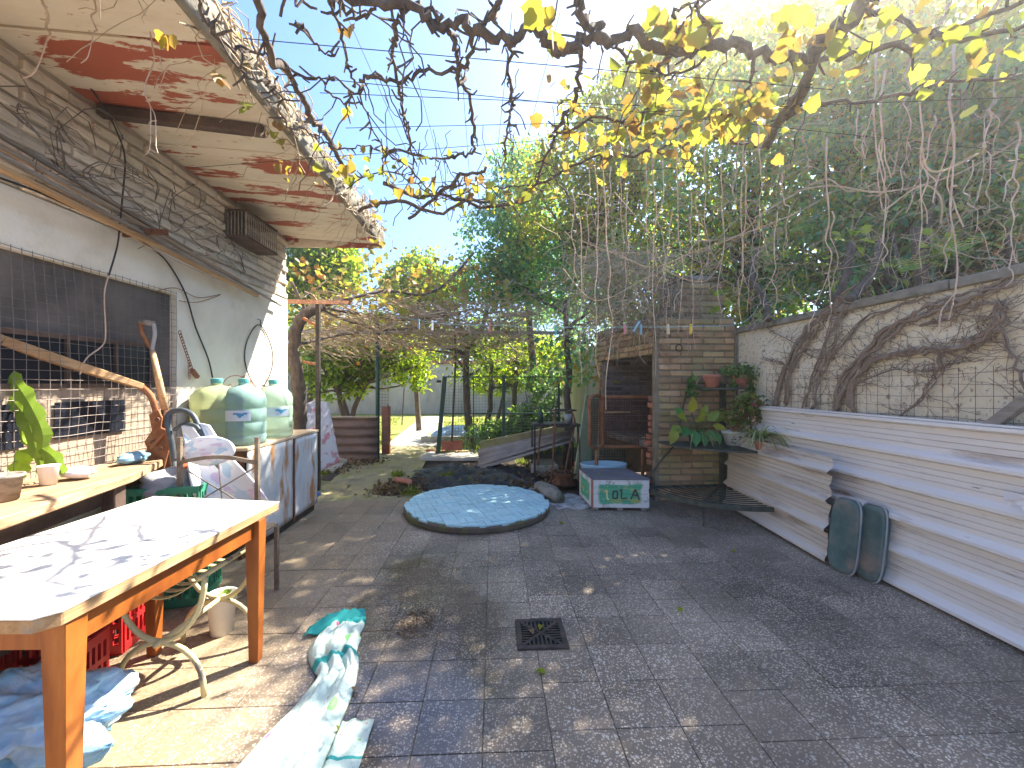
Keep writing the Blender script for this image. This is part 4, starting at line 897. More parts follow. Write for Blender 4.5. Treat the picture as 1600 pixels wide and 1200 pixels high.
# towel on the tiles
def towelmat():
    m, nt, p, g_ = start('printed_towel'); tc = nt.nodes.new('ShaderNodeTexCoord'); uv = tc.outputs['UV']
    sp = nt.nodes.new('ShaderNodeSeparateXYZ'); nt.links.new(uv, sp.inputs[0]); v = sp.outputs[1]
    su = scaled(nt, uv, (4.2,11,1)); vo = nz(nt, su, 1.0, kind='vor'); sc_ = nt.nodes.new('ShaderNodeSeparateColor'); nt.links.new(vo.outputs['Color'], sc_.inputs[0])
    c_ = mixc(nt, nz(nt, scaled(nt, uv, (2,5,1)), 1.5, 3).outputs[0], (.60,.68,.60), (.44,.60,.54))
    dot = lambda a,b,r: math2(nt,'MULTIPLY', math2(nt,'MULTIPLY', mapr(nt, sc_.outputs[0], a, a+.01), mapr(nt, sc_.outputs[0], b, b-.01)), mapr(nt, vo.outputs['Distance'], r, r-.04))
    c_ = mixc(nt, dot(.0,.22,.30), c_, (.20,.52,.16)); c_ = mixc(nt, dot(.3,.45,.20), c_, (.68,.14,.28))
    w2 = nz(nt, scaled(nt, uv, (6,15,1)), 1.4, 1).outputs[0]; c_ = mixc(nt, math2(nt,'MULTIPLY', mapr(nt, math2(nt,'ABSOLUTE', math2(nt,'SUBTRACT', w2, .5),0), .012, .006), .5), c_, (.12,.18,.2))
    band = math2(nt,'MULTIPLY', mapr(nt, v, .535,.54), mapr(nt, v, .585,.58)); c_ = mixc(nt, band, c_, (.03,.32,.30))
    c_ = mixc(nt, mapr(nt, v, .86,.865), c_, (.03,.36,.32))
    nt.links.new(c_, p.inputs['Base Color']); p.inputs['Roughness'].default_value = .85
    bp = nt.nodes.new('ShaderNodeBump'); bp.inputs['Strength'].default_value = .3; bp.inputs['Distance'].default_value = .004; nt.links.new(nz(nt, g_.outputs['Position'], 160, 3).outputs[0], bp.inputs['Height']); nt.links.new(bp.outputs[0], p.inputs['Normal'])
    return m
m_tow = towelmat()
cl = smoothpath([gnd(a,b) for a,b in ((390,1290),(430,1215),(480,1140),(515,1085),(528,1050),(522,1025),(527,1000),(540,980),(530,966))], 8)
wdt = [.30,.27,.215,.17,.15,.20,.22,.17,.19]
def towf(u, v):
    t = v*(len(cl)-1); i = min(int(t), len(cl)-2); q = cl[i].lerp(cl[i+1], t-i); tn = (cl[min(i+2,len(cl)-1)]-cl[max(i-1,0)]).normalized(); s = Vector((tn.y,-tn.x,0))
    a = v*(len(wdt)-1); j = min(int(a), len(wdt)-2); wd = wdt[j]+(wdt[j+1]-wdt[j])*(a-j)
    k = u-.5
    fold = (.5+.5*math.sin(u*17+2.0*math.sin(v*5)))*.022 + .016*abs(noise.noise((u*6,v*7,2)))*1.6 + .01*noise.noise((u*14,v*18,4))+.012
    pin = math.exp(-((v-.56)/.05)**2)*.02
    return q + s*(k*wd*1.1+.02*noise.noise((v*7,u*2,1))) + Vector((0,0,(fold+pin)*(1-abs(2*k)**6)+.004))
tw = thing('towel', 'twisted pale green printed towel with teal ends on the tiles', 'towel', tuple(gnd(525,1030)))
obj('cloth', MB().grid(towf, 40, 110), m_tow, tw, smooth=True, solid=.004)
def capf(u, v):
    q = gnd(478,985).lerp(gnd(572,968), u)+Vector((-.02*v,-.10*v,0))
    return q+Vector((0,0,.012+.05*math.sin(PI*v)*math.sin(PI*min(1,u*1.1))+.014*noise.noise((u*5,v*4,0))))
m_tealc = M('teal_cloth', [(.02,.30,.27),(.04,.40,.36)], 5, .85, .3)
obj('teal_hem', MB().grid(lambda u,v: gnd(472,1000).lerp(gnd(572,975),u).lerp(gnd(508,970).lerp(gnd(570,957),u), v)+Vector((0,0,.014+.05*math.sin(PI*v)*(.3+.7*math.sin(PI*u))+.02*noise.noise((u*6,v*5,0)))), 24, 12), m_tealc, tw, smooth=True, solid=.004)
obj('loose_corner', MB().grid(lambda u,v: gnd(560,1130).lerp(gnd(500,1230),v)+Vector((.0+.12*(u-.5)+.05*v,-.04*v,.006+.012*noise.noise((u*4,v*6,9))+.006)), 10, 16), m_tow, tw, smooth=True, solid=.003)
# ================================================================ CENTRE
# round cover with blue basket-weave tiles
wc_ = thing('round_cover', 'round raised concrete cover paved with pale blue basketweave tiles', 'well cover', (-.165,4.33,0))
cx, cy, rr_ = -.165, 4.33, .745
n = 72; rb = random.Random(2)
mb = MB(); prf = [(.985,0),(1.0,.02),(1.0,.055),(.985,.066)]
for f, z in prf:
    for k in range(n):
        a = 2*PI*k/n; q = rr_*f+.006*noise.noise((math.cos(a)*4,math.sin(a)*4,z*20)); mb.v.append(Vector((cx+q*math.cos(a), cy+q*math.sin(a), z+(.004*noise.noise((a*4,z,0)) if z > 0 else 0))))
for i in range(3):
    for k in range(n): mb.f.append((i*n+k,i*n+(k+1)%n,(i+1)*n+(k+1)%n,(i+1)*n+k))
mb.f.append(tuple(3*n+k for k in range(n)))
obj('concrete_rim', mb, M('rim_concrete', [(.10,.075,.055),(.17,.13,.10)], 7, .95, .6, spots=[((.13,.15,.04),5,.5,.65)], bscale=50), wc_)
def clip(poly, rad):
    for k in range(40):
        a = 2*PI*(k+.5)/40; nx, ny = math.cos(a), math.sin(a); lim = rad*math.cos(PI/40); out = []
        for i in range(len(poly)):
            p, q = poly[i], poly[(i+1)%len(poly)]; dp, dq = p[0]*nx+p[1]*ny-lim, q[0]*nx+q[1]*ny-lim
            if dp <= 0: out.append(p)
            if (dp < 0 < dq) or (dq < 0 < dp): t = dp/(dp-dq); out.append((p[0]+(q[0]-p[0])*t, p[1]+(q[1]-p[1])*t))
        poly = out
        if len(poly) < 3: return None
    return poly
rot = math.radians(19); cr_, sr_ = math.cos(rot), math.sin(rot); s = .132; gp = .0022
def tmesh(poly):
    return mesh('tile', MB().prism(poly, -.008, .009), m_tile_b)
full = {0: tmesh([(-s/2+gp,-s/4+gp),(s/2-gp,-s/4+gp),(s/2-gp,s/4-gp),(-s/2+gp,s/4-gp)])}
for i in range(-7,8):
    for j in range(-7,8):
        for h_ in (-1,1):
            horiz = (i+j) % 2
            tx, ty = i*s, j*s
            if horiz: pc = (tx, ty+h_*s/4); hw, hh = s/2-gp, s/4-gp
            else: pc = (tx+h_*s/4, ty); hw, hh = s/4-gp, s/2-gp
            if math.hypot(*pc) > .80: continue
            poly = [(pc[0]-hw,pc[1]-hh),(pc[0]+hw,pc[1]-hh),(pc[0]+hw,pc[1]+hh),(pc[0]-hw,pc[1]+hh)]
            far = max(math.hypot(*q) for q in poly)
            zt2 = .069+rb.uniform(-.002,.003)
            wx, wy = cx+pc[0]*cr_-pc[1]*sr_, cy+pc[0]*sr_+pc[1]*cr_
            if far < .735: inst('tile', full[0], wc_, (wx,wy,zt2), (rb.uniform(-.008,.008),rb.uniform(-.008,.008),rot+(0 if horiz else PI/2)))
            else:
                poly = clip(poly, .742-rb.choice((0,.0,.012,.03)))
                if poly:
                    ar = abs(sum(poly[k][0]*poly[(k+1)%len(poly)][1]-poly[(k+1)%len(poly)][0]*poly[k][1] for k in range(len(poly))))/2
                    if ar > .0006: inst('tile', tmesh([(q[0]-pc[0],q[1]-pc[1]) for q in poly]), wc_, (wx,wy,zt2), (0,0,rot))
# drain
dr = thing('floor_drain', 'square cast iron drain grate in the tiled floor', 'drain', (.245,2.15,0))
dx, dy, hs_ = .245, 2.15, .128
mb = MB()
for a in ((-1,-1,1,-.78),(-1,.78,1,1)): mb.box(dx+a[0]*hs_,dx+a[2]*hs_,dy+a[1]*hs_,dy+a[3]*hs_,-.001,.012)
mb.box(dx-hs_,dx-.78*hs_,dy-.78*hs_+.0005,dy+.78*hs_-.0005,-.001,.0118).box(dx+.78*hs_,dx+hs_,dy-.78*hs_+.0005,dy+.78*hs_-.0005,-.001,.0118)
obj('frame', mb, m_iron, dr, bev=.002)
obj('pit_shade', MB().box(dx-.775*hs_,dx+.775*hs_,dy-.775*hs_,dy+.775*hs_,.0005,.003), m_slate, dr)  # thin dark plate paints in the shade below the grate
mb = MB()
for k in range(-4,5):
    u = k*.165*hs_; e = abs(u)+.02*hs_
    if abs(k) <= 4:
        for sgn in (-1,1):
            if e < .76*hs_:
                mb.box(dx+u-.035*hs_,dx+u+.035*hs_, dy+(sgn*.77*hs_ if sgn < 0 else max(e,.16*hs_)), dy+(sgn*.77*hs_ if sgn > 0 else -max(e,.16*hs_)), .004,.0112)
                mb.box(dx+(sgn*.77*hs_ if sgn < 0 else max(e,.16*hs_)), dx+(sgn*.77*hs_ if sgn > 0 else -max(e,.16*hs_)), dy+u-.035*hs_,dy+u+.035*hs_, .0042,.0110)
mb.bar((dx-.75*hs_,dy-.75*hs_,.0078),(dx+.75*hs_,dy+.75*hs_,.0078),.016,.0066).bar((dx-.75*hs_,dy+.75*hs_,.0077),(dx+.75*hs_,dy-.75*hs_,.0077),.016,.0064)
obj('grate_bars', mb, m_iron, dr)
# fallen leaves
lf = [('dry tan leaf lying on the drain grate',830,992,L_dead),('small dry leaf curled beside it on the grate',845,985,L_yel),('pale green leaf fallen on the tiles right of the drain',1063,955,L_lime),('yellow leaf lying on the dark tiles near the stand',1145,862,L_yel),
  ('pale leaf on the tiles beside the towel',523,1146,L_yel),('dry leaf curled against the towel edge',551,1083,L_dead),('yellow leaf at the foot of the green cushions',1324,896,L_yel),('dry brown leaf behind the green cushions',1352,898,L_dead),
  ('small green sprout in the joint below the drain',846,1053,L_lime),('whitish leaf beside the blue round cover',878,818,L_lime),('tiny pale leaf near the corner stand',1138,831,L_dead)]
for k, (lab, px, py, m) in enumerate(lf):
    c = gnd(px, py); mb = MB(); a = R.uniform(0,6.28); sc_ = .05
    if 'grate' in lab: c.z = .0125
    mb.leaf((c.x-.02*math.cos(a),c.y-.02*math.sin(a),c.z+.005), (math.cos(a),math.sin(a),.12), (0,0,1), sc_, .032, .35)
    tag(obj('fallen_leaf', mb, m, None, loc=tuple(c)), lab, 'leaf', 'leaves fallen on the tiles')
# brownish puddle reflection, laid on as a patch of dark scraps
c = gnd(651,975); mb = MB(); P = []
for _ in range(420):
    a = R.uniform(0,6.28); r = .095*math.sqrt(R.random()); P.append((c.x+r*math.cos(a)*1.0+.02*R.gauss(0,1)*.3, c.y+r*1.5*math.sin(a), R.uniform(.001,.006)))
tag(leafcloud('puddle_reflection', np.array(P), .012, L_dead, up=2.5), kind='stuff', label='brown patch imitating a puddle reflection in the wet tiles', cat='puddle_reflection')
# painted box
bx = thing('wooden_box', 'white wooden box with green painted panels and LOLA lettering', 'box', tuple(cw(1.1,4.3)))
f0, f1, b0, b1 = cw(.832,4.29), cw(1.40,4.27), cw(.792,4.79), cw(1.31,4.80)
zb0, hb = .03, .285
def paintbox(name, c1):
    m, nt, p, g_ = start(name); tc = nt.nodes.new('ShaderNodeTexCoord'); uv = tc.outputs['UV']; sp = nt.nodes.new('ShaderNodeSeparateXYZ'); nt.links.new(uv, sp.inputs[0])
    nn = nz(nt, g_.outputs['Position'], 9, 6).outputs[0]; n5 = math2(nt, 'MULTIPLY', math2(nt,'SUBTRACT', nn, .5), .5)
    ex = math2(nt,'ABSOLUTE', math2(nt,'SUBTRACT', sp.outputs[0], .49),0); ey = math2(nt,'ABSOLUTE', math2(nt,'SUBTRACT', sp.outputs[1], .49),0)
    e = math2(nt,'ADD', math2(nt,'MAXIMUM', math2(nt,'MULTIPLY', ex, 2.45), math2(nt,'MULTIPLY', ey, 2.75)), n5)
    c_ = mixc(nt, mapr(nt, nn, .40,.48), (.50,.45,.40), (.74,.72,.68)); gcol = mixc(nt, mapr(nt, nz(nt, scaled(nt, g_.outputs['Position'],(1,1,3)), 5, 5).outputs[0], .52,.62), c1, (.42,.47,.16))
    gcol = mixc(nt, mapr(nt, nz(nt, scaled(nt, g_.outputs['Position'],(1,1,2)), 13, 5).outputs[0], .62,.68), gcol, (.66,.68,.62))
    c_ = mixc(nt, mapr(nt, e, 1.02, .9), c_, gcol); c_ = mixc(nt, mapr(nt, nz(nt, g_.outputs['Position'], 24, 6).outputs[0], .66,.72), c_, (.22,.13,.08))
    nt.links.new(c_, p.inputs['Base Color']); p.inputs['Roughness'].default_value = .7; return m
m_pb = paintbox('box_paint', (.10,.42,.24))
def plankface(p0, p1, z0, z1, k, N, th, m):
    dv_ = (p1-p0).normalized(); nr = Vector((dv_.y,-dv_.x,0)); mb = MB(); mb.uv = []
    for (q, zz, o_) in ((p0,z0,0),(p1,z0,0),(p1,z1,0),(p0,z1,0),(p0,z0,1),(p1,z0,1),(p1,z1,1),(p0,z1,1)):
        mb.v.append(q+Vector((0,0,zz))+nr*(0 if o_ else th)); mb.uv.append((0 if q is p0 else 1, (k+(1 if zz == z1 else 0))/N))
    mb.f = [(0,1,2,3),(7,6,5,4),(1,5,6,2),(4,0,3,7),(3,2,6,7),(4,5,1,0)]; return mb
N = 4
for k in range(N):
    za, zb_ = zb0+hb*k/N+.0015, zb0+hb*(k+1)/N-.0015
    obj('front_plank', plankface(f0, f1, za, zb_, k, N, .016+.002*(k%2), m_pb), m_pb, bx)
    obj('side_plank', plankface(b0, f0+Vector((.0,.012,0)), za, zb_, k, N, .016, m_pb), m_pb, bx)
    obj('side_plank', plankface(f1+Vector((0,.012,0)), b1, za, zb_, k, N, .016, m_pb), m_pb, bx)
m_lid = M('grey_lid', [(.13,.12,.13),(.22,.21,.22)], 5, .7, .3)
obj('lid', MB().prism([tuple((f0+Vector((-.014,-.02,0)))[:2]),tuple((f1+Vector((.016,-.02,0)))[:2]),tuple(b1[:2]),tuple((b0+Vector((-.018,0,0)))[:2])], zb0+hb-.001+.002, zb0+hb+.016), m_lid, bx, bev=.003)
obj('corner_batten', MB().box(f0.x-.018,f0.x+.002,f0.y-.021,f0.y-.0005,zb0,zb0+hb), m_terra, bx)
for q in (f0+Vector((.03,.03,0)), f1+Vector((-.04,.03,0)), b0+Vector((.05,-.04,0)), b1+Vector((-.05,-.04,0)), (f0+f1)/2+Vector((0,.03,0))): obj('foot', MB().box(q.x-.03,q.x+.03,q.y-.025,q.y+.025,.0,zb0-.001), m_wgrey, bx)
ux = (f1-f0).normalized(); un = Vector((ux.y,-ux.x,0))
def letter(segs, px0, m):
    mb = MB()
    for (a,b,c_,d_) in segs:
        pp = [f0+ux*(px0+x*.001)+un*.020+Vector((0,0,.118+z*.001)) for x,z in ((a,b),(c_,d_))]; mb.bar(pp[0],pp[1],.015,.0035,tuple(un))
    obj('letter', mb, m, bx)
m_lt, m_ly = pcol('letter_brown', (.11,.075,.06)), pcol('letter_cream', (.80,.76,.42))
letter([(6,95,10,0),(10,0,32,2),(-10,78,6,95)], .135, m_ly)
letter([(0,82,0,10),(0,10,42,10),(42,10,44,84),(44,84,0,82)], .205, m_lt)
letter([(8,104,4,8),(4,8,62,14),(-12,88,8,104)], .285, m_lt)
letter([(0,2,44,104),(44,104,88,-4),(18,42,68,40)], .385, m_lt)
mb = MB(); c = (f0+b1)/2; mb.leaf((c.x-.17,c.y-.12,zb0+hb+.018), (1,.2,.1), (0,0,1), .05, .03)
tag(obj('fallen_leaf', mb, L_lime, None, loc=(c.x-.17,c.y-.12,zb0+hb+.017)), 'green leaf lying on the grey lid of the painted box', 'leaf')
# blue basin behind the box
c = cw(1.10,5.0)
tag(obj('basin', MB().lathe((c.x,c.y,0), [(.20,.0),(.26,.28),(.285,.34),(.28,.352),(.25,.335),(.19,.02),(0,.02)], 26, 1.0, .62), m_basin, None, loc=tuple(c), smooth=True), 'pale blue enamel basin standing behind the painted box', 'basin')
# rusty mesh chair
mc = thing('mesh_chair', 'rusty iron armchair of fine metal mesh standing behind the box', 'chair', tuple(cw(1.35,5.3)))
d = 5.15
def rrect(px0, py0, px1, py1, d0, d1, k=8, r=10):
    out = []
    for cx_, cy_, a0 in ((px1-r,py0+r,-PI/2),(px1-r,py1-r,0),(px0+r,py1-r,PI/2),(px0+r,py0+r,PI)):
        for i in range(k+1):
            a = a0+PI/2*i/k; x, y = cx_+r*math.cos(a), cy_+r*math.sin(a); out.append(at(x, y, d0+(d1-d0)*(x-px0)/(px1-px0)))
    return out+[out[0]]
obj('back_frame', MB().tube(rrect(938,620,1018,698,5.1,5.15), .022, 8, False), m_rusto, mc, smooth=True)
obj('arm_frame', MB().tube(rrect(921,618,941,700,4.85,5.1,8,9), .022, 8, False), m_rusto, mc, smooth=True)
def wmesh(px0,py0,px1,py1,d0,d1,nx_,ny_):
    mb = MB()
    for i in range(nx_+1):
        x = px0+(px1-px0)*i/nx_; dd = d0+(d1-d0)*i/nx_; mb.tube([at(x,py0,dd),at(x,py1,dd)], .004, 3, False)
    for j in range(ny_+1):
        y = py0+(py1-py0)*j/ny_; mb.tube([at(px0,y,d0),at(px1,y,d1)], .004, 3, False)
    return mb
obj('back_mesh', wmesh(942,622,1014,696,5.1,5.15,26,26), m_rust, mc); obj('arm_mesh', wmesh(924,624,938,694,4.87,5.08,6,26), m_rust, mc)
for px, dd in ((932,5.0),(1004,5.1)):
    q = at(px,702,dd); obj('leg', MB().tube([q, (q.x,q.y,0)], .022, 8), m_rusto, mc, smooth=True)
q0, q1 = at(944,644,5.08), at(984,644,5.1); obj('bar', MB().tube([q0,q1],.007,6), m_wpole, mc)
tag(obj('wire_rack', wmesh(925,700,976,718,5.35,5.4,13,4).tube([at(925,718,5.35),at(925,760,5.35)],.006,5).tube([at(976,718,5.4),at(976,760,5.4)],.006,5), m_green, None, loc=tuple(at(950,718,5.4))), 'old green wire rack under the mesh chair', 'rack')
# green board leaning
gb_ = MB(); pts = [at(917,618,5.6), at(938,620,5.7), at(934,764,5.1), at(893,768,5.0)]
pts = [at(916,617,5.55), at(936,618,5.7), at(930,752,5.35), at(897,748,5.25)]
pts[2].z = max(.0,pts[2].z); nrm = (pts[1]-pts[0]).cross(pts[3]-pts[0]).normalized()
gb_.add(pts+[q+nrm*.02 for q in pts], [(0,1,2,3),(7,6,5,4),(0,4,5,1),(1,5,6,2),(2,6,7,3),(3,7,4,0)])
tag(obj('leaning_board', gb_, m_gboard, None, loc=tuple((pts[2]+pts[3])/2)), 'tall olive green board leaning beside the mesh chair', 'board')
# small brick stacks
def loosebrick(p, rz, label, group, m=None, sc_=1, tilt=0):
    o = bpy.data.objects.new('brick', (m or bk_r)[R.randrange(4)]); COL.objects.link(o); o.location = p; o.rotation_euler = (tilt,R.uniform(-.04,.04),rz); o.scale = (sc_,1,1); LOC[o.name] = Vector(p); return tag(o, label, 'brick', group)
c = gnd(906,752)
for k in range(4): loosebrick((c.x+.02*R.uniform(-1,1)+.06, c.y+.12, .029+.058*k), .2*R.uniform(-1,1)+.2, ('lowest brick of the small stack between green board and basin','second brick up in the small stack by the green board','third brick up in the small stack by the green board','top orange brick of the small stack by the green board')[k], 'bricks stacked by the green board')
c = cw(1.62,4.62)
# iron stand and rim pot
st = thing('iron_stand', 'rusty three legged iron rod stand beside the painted box', 'stand', tuple(gnd(880,758)))
for pts in ([(868,640,4.9),(866,690,4.8),(861,752,4.7)],[(893,642,5.2),(898,662,5.15),(890,700,5.05),(883,737,4.95)],[(903,676,5.2),(906,705,5.1),(904,752,5.0)],[(846,665,5.3),(843,690,5.3),(841,728,5.25)]):
    q = [at(*a) for a in pts]; q[-1].z = max(q[-1].z, .0); obj('rod', MB().tube(smoothpath(q,5), .012, 7), m_rust, st, smooth=True)
c0 = at(881,641,5.05); obj('top_ring', MB().ring(c0,.15,.007,(0,0,1),24,6), m_iron, st, smooth=True)
c1 = at(880,665,5.05); obj('middle_ring', MB().ring(c1,.17,.007,(0,0,1),24,6), m_iron, st, smooth=True)
mb = MB()
for k in range(5): mb.tube([c0+Vector((-.14,-.1+.05*k,0)),c0+Vector((.14,-.1+.05*k,0))], .004, 4)
obj('grid', mb, m_iron, st)
rp = thing('rim_planter', 'rusty wheel rim used as a planter with dry soil', 'planter', tuple(gnd(883,762)))
c = gnd(883,757); c = Vector((c.x,c.y,0))
obj('rim', MB().lathe(c, [(.15,0),(.172,.012),(.172,.03),(.15,.05),(.15,.125),(.168,.145),(.168,.165),(.15,.165),(.14,.12),(0,.12)], 26), m_rust, rp, smooth=True)
obj('soil', MB().grid(lambda u,v: (c.x+(.135*v)*math.cos(2*PI*u), c.y+(.135*v)*math.sin(2*PI*u), .13+.03*noise.noise((u*9,v*4,0))+.02*(1-v)), 20, 6), m_soil, rp)
leafcloud('dead_leaves', np.array([(c.x+R.gauss(0,.07),c.y+R.gauss(0,.06),.15+R.uniform(0,.06)) for _ in range(80)]), .04, L_dead, rp, 4)
# dark bench with clutter behind the stand
db = thing('iron_table', 'low dark iron table with clutter behind the rod stand', 'table', tuple(at(866,700,6.0)))
t0 = at(866,661,6.0); obj('top', MB().box(t0.x-.32,t0.x+.34,t0.y-.2,t0.y+.25,t0.z-.03,t0.z), m_iron, db)
for dx_, dy_ in ((-.3,-.18),(.31,-.18),(-.3,.22),(.31,.22)): obj('leg', MB().bar((t0.x+dx_,t0.y+dy_,0),(t0.x+dx_,t0.y+dy_,t0.z-.031),.025,.025), m_iron, db)
tag(obj('tin', MB().lathe((t0.x+.2,t0.y,t0.z), [(.05,0),(.05,.13),(.045,.13),(.04,.01),(0,.01)],14), m_rag, None, loc=(t0.x+.2,t0.y,t0.z), smooth=True), 'grey tin standing on the dark iron table', 'tin')
tag(obj('bottle', MB().lathe((t0.x-.2,t0.y,t0.z), [(.04,0),(.04,.14),(.015,.19),(.015,.24),(0,.24)],14), m_green, None, loc=(t0.x-.2,t0.y,t0.z), smooth=True), 'dark green bottle standing on the iron table', 'bottle')
# stone kerb, sheets, beam, bricks, slab
kb = MB(); k0, k1 = at(842,726,5.1), at(874,768,4.5); k0.z = k1.z = .03
def kf(u, v):
    q = k0.lerp(k1, v); tn = (k1-k0).normalized(); s = Vector((tn.y,-tn.x,0)); a = 2*PI*u; r = .095*(.35+.75*math.sin(PI*(.06+.88*v))**.5)*(1+.25*noise.noise((v*4,math.cos(a),math.sin(a)))+.1*noise.noise((v*14,math.cos(a)*4,math.sin(a)*4))) if 0 < v < 1 else .001
    return q+s*math.cos(a)*r+Vector((0,0,math.sin(a)*r*.8+.03))
tag(obj('kerb_stone', kb.grid(kf, 18, 30), m_conc, None, loc=tuple(k0.lerp(k1,.5)), smooth=True), 'pale rough kerb stone lying between dirt and rod stand', 'stone')
rt = at(870,732,5.05); tag(obj('rotten_batten', MB().bar(gnd(826,765,.02), gnd(870,767,.02), .04,.03), m_wgrey, None, loc=tuple(gnd(850,766)), bev=.005), 'short rotten batten lying behind the blue cover', 'batten')
def roofsheet(pts, label, seed):
    a,b,c_,d_ = pts; mb = MB(); nr = (b-a).cross(d_-a).normalized()
    return tag(obj('roofing_sheet', mb.grid(lambda u,v: a.lerp(b,u).lerp(d_.lerp(c_,u),v)+nr*.022*math.sin(v*6*PI), 4, 48), m_asb, None, loc=tuple(a.lerp(c_,.5)), smooth=True, solid=.008), label, 'roofing sheet', 'corrugated sheets stacked by the gate')
a = at(746,716,6.35); a.z = .03; b = at(893,683,5.9); d_ = at(748,702,6.75); c_ = at(893,671,6.3)
roofsheet((a,b,c_,d_), 'upper corrugated grey roofing sheet of the sloping stack', 1)
up = Vector((0,0,-.045)); roofsheet((a+up+Vector((.05,-.06,.018)),b+up+Vector((.05,-.06,0)),c_+up,d_+up+Vector((0,0,.0))), 'lower corrugated grey roofing sheet of the sloping stack', 2)
tag(obj('timber_beam', MB().bar(at(752,696,7.0), at(885,670,6.7), .10,.15), m_moss, None, loc=tuple(at(800,690,6.9)), bev=.01), 'thick mossy timber beam behind the roofing sheets', 'beam')
tag(obj('support_block', MB().box(.55,.95,6.0,6.5,-.05,.12), m_stone, None, loc=(.75,6.25,0), bev=.02), 'pale block under the sloping roofing sheets', 'block')
for k,(px,py,z,rz,lab,st_) in enumerate(((676,707,.03,.2,'leftmost broken brick of the pile by the gate post',bk_r),(690,709,.03,.5,'front brick in the pile by the gate post',bk_r),(706,708,.03,-.3,'pinkish brick in the middle of the pile by the gate',bk_f),(722,709,.03,.1,'brick at the right end of the pile by the gate',bk_f),
    (694,701,.09,.1,'mossy brick lying on top of the pile by the gate',bk_f),(715,702,.09,-.2,'upper right brick on the pile by the gate',bk_r))):
    c = gnd(px,py); loosebrick((c.x,c.y,z), rz, lab, 'bricks piled by the gate', st_)
tp_ = at(706,697,7.3); tag(obj('clay_block', MB().add([at(689,690,7.3),at(722,688,7.2),at(722,704,7.2),at(690,703,7.3)]+[q+Vector((0,.05,0)) for q in (at(689,690,7.3),at(722,688,7.2),at(722,704,7.2),at(690,703,7.3))],[(3,2,1,0),(4,5,6,7),(0,1,5,4),(1,2,6,5),(2,3,7,6),(3,0,4,7)]), m_tcot, None, loc=tuple(tp_)), 'upright red clay block behind the brick pile', 'clay block')
tag(obj('slab', MB().prism([tuple(gnd(*q)[:2]) for q in ((655,718),(752,718),(752,704),(668,704))], -.03, .028), m_conc_l, None, loc=tuple(gnd(700,712)), bev=.008), 'thin pale concrete slab under the brick pile', 'slab')
tag(obj('terracotta_shard', MB().grid(lambda u,v: gnd(618,752,.05).lerp(gnd(644,757,.05),u)+Vector((0,-.05*v,.05*math.sin(PI*v)+.01)), 6, 8), m_terra, None, loc=tuple(gnd(631,756)), smooth=True, solid=.012), 'curved terracotta shard lying on the dirt by the blue cover', 'shard')
def plf(u, v):
    q = gnd(640,760,.03).lerp(gnd(846,760,.03),u).lerp(gnd(650,724,.05).lerp(gnd(828,724,.05),u), v)
    return q+Vector((.06*noise.noise((v*6,u*2,3)), .10*noise.noise((u*6,v*3,0)), -.005+.055*noise.noise((u*5,v*5,1))+.05*noise.noise((u*13,v*12,2))+.035*abs(noise.noise((u*24,v*20,7)))-.08*(abs(2*u-1)**6+abs(2*v-1)**6)*.7))
tag(obj('black_sheet', MB().grid(plf, 50, 34), m_blk_pl, None, loc=tuple(gnd(740,742)), smooth=True), 'crumpled black plastic sheet on the dirt behind the blue cover', 'plastic sheet')
mb = MB(); c = gnd(890,785); n_ = 40
sp_ = [(c.x+.28*(1+.35*noise.noise((math.cos(2*PI*k/n_)*2,math.sin(2*PI*k/n_)*2,4)))*math.cos(2*PI*k/n_)*.9, c.y+.30*(1+.4*noise.noise((math.cos(2*PI*k/n_)*2.4,math.sin(2*PI*k/n_)*2.4,9)))*math.sin(2*PI*k/n_)+.05) for k in range(n_)]
tag(obj('plaster_spill', MB().prism(sp_, .0012, .0045), M('spilled_plaster', [(.16,.14,.125),(.42,.40,.38),(.62,.60,.58)], 9, .85, .4), None, loc=tuple(c)), 'whitish spilled plaster stain on the floor around the painted box', 'plaster stain')
tag(obj('soil_mound', MB().grid(lambda u,v: gnd(590,778,.0).lerp(gnd(655,768),u).lerp(gnd(622,745).lerp(gnd(700,742),u), v)+Vector((0,0,-.03+.06*math.sin(PI*u)*math.sin(PI*v)+.03*noise.noise((u*6,v*6,0)))), 24, 16), m_soil, None, loc=tuple(gnd(640,760)), smooth=True), kind='stuff', label='low mound of soil and leaves beside the blue cover', cat='soil')
# gate and wire fence
gt = thing('garden_gate', 'dark green mesh fence panel with posts closing the garden', 'fence', tuple(at(740,690,8.3)))
YG = 7.7
gx = lambda px: atY(px,600,YG).x
zz = lambda py: atY(770,py,YG).z
p0 = gx(694); obj('post', MB().bar((gx(684),YG,-.03),(gx(695),YG,zz(588)),.075,.075), m_green, gt, bev=.006)
p1 = gx(787); obj('post', MB().bar((p1,YG+.0,-.03),(p1,YG+.0,zz(586)),.06,.07), m_green, gt, bev=.006)
p2 = gx(873); obj('post', MB().bar((p2,YG,-.03),(p2,YG,zz(590)),.04,.04), m_green, gt)
obj('stile', MB().bar((gx(740),YG,-.02),(gx(740),YG,zz(590)),.018,.018), m_green, gt)
for py in (589,646): obj('rail', MB().bar((p0,YG-.02,zz(py)),(p2,YG-.02,zz(py)),.022,.022), m_green, gt)
mb = MB(); x = p0+.04
while x < p2:
    mb.tube([(x,YG-.03,.0),(x+.004*R.uniform(-1,1),YG-.03,zz(590))], .0022, 3, False); x += .055
z = .05
while z < zz(590): mb.tube([(p0,YG-.033,z),(p2,YG-.033,z)], .0022, 3, False); z += .055
obj('mesh', mb, m_green, gt)
obj('latch', MB().box(gx(687)-.05,gx(690),YG-.05,YG-.038,zz(598),zz(594)), m_iron, gt)
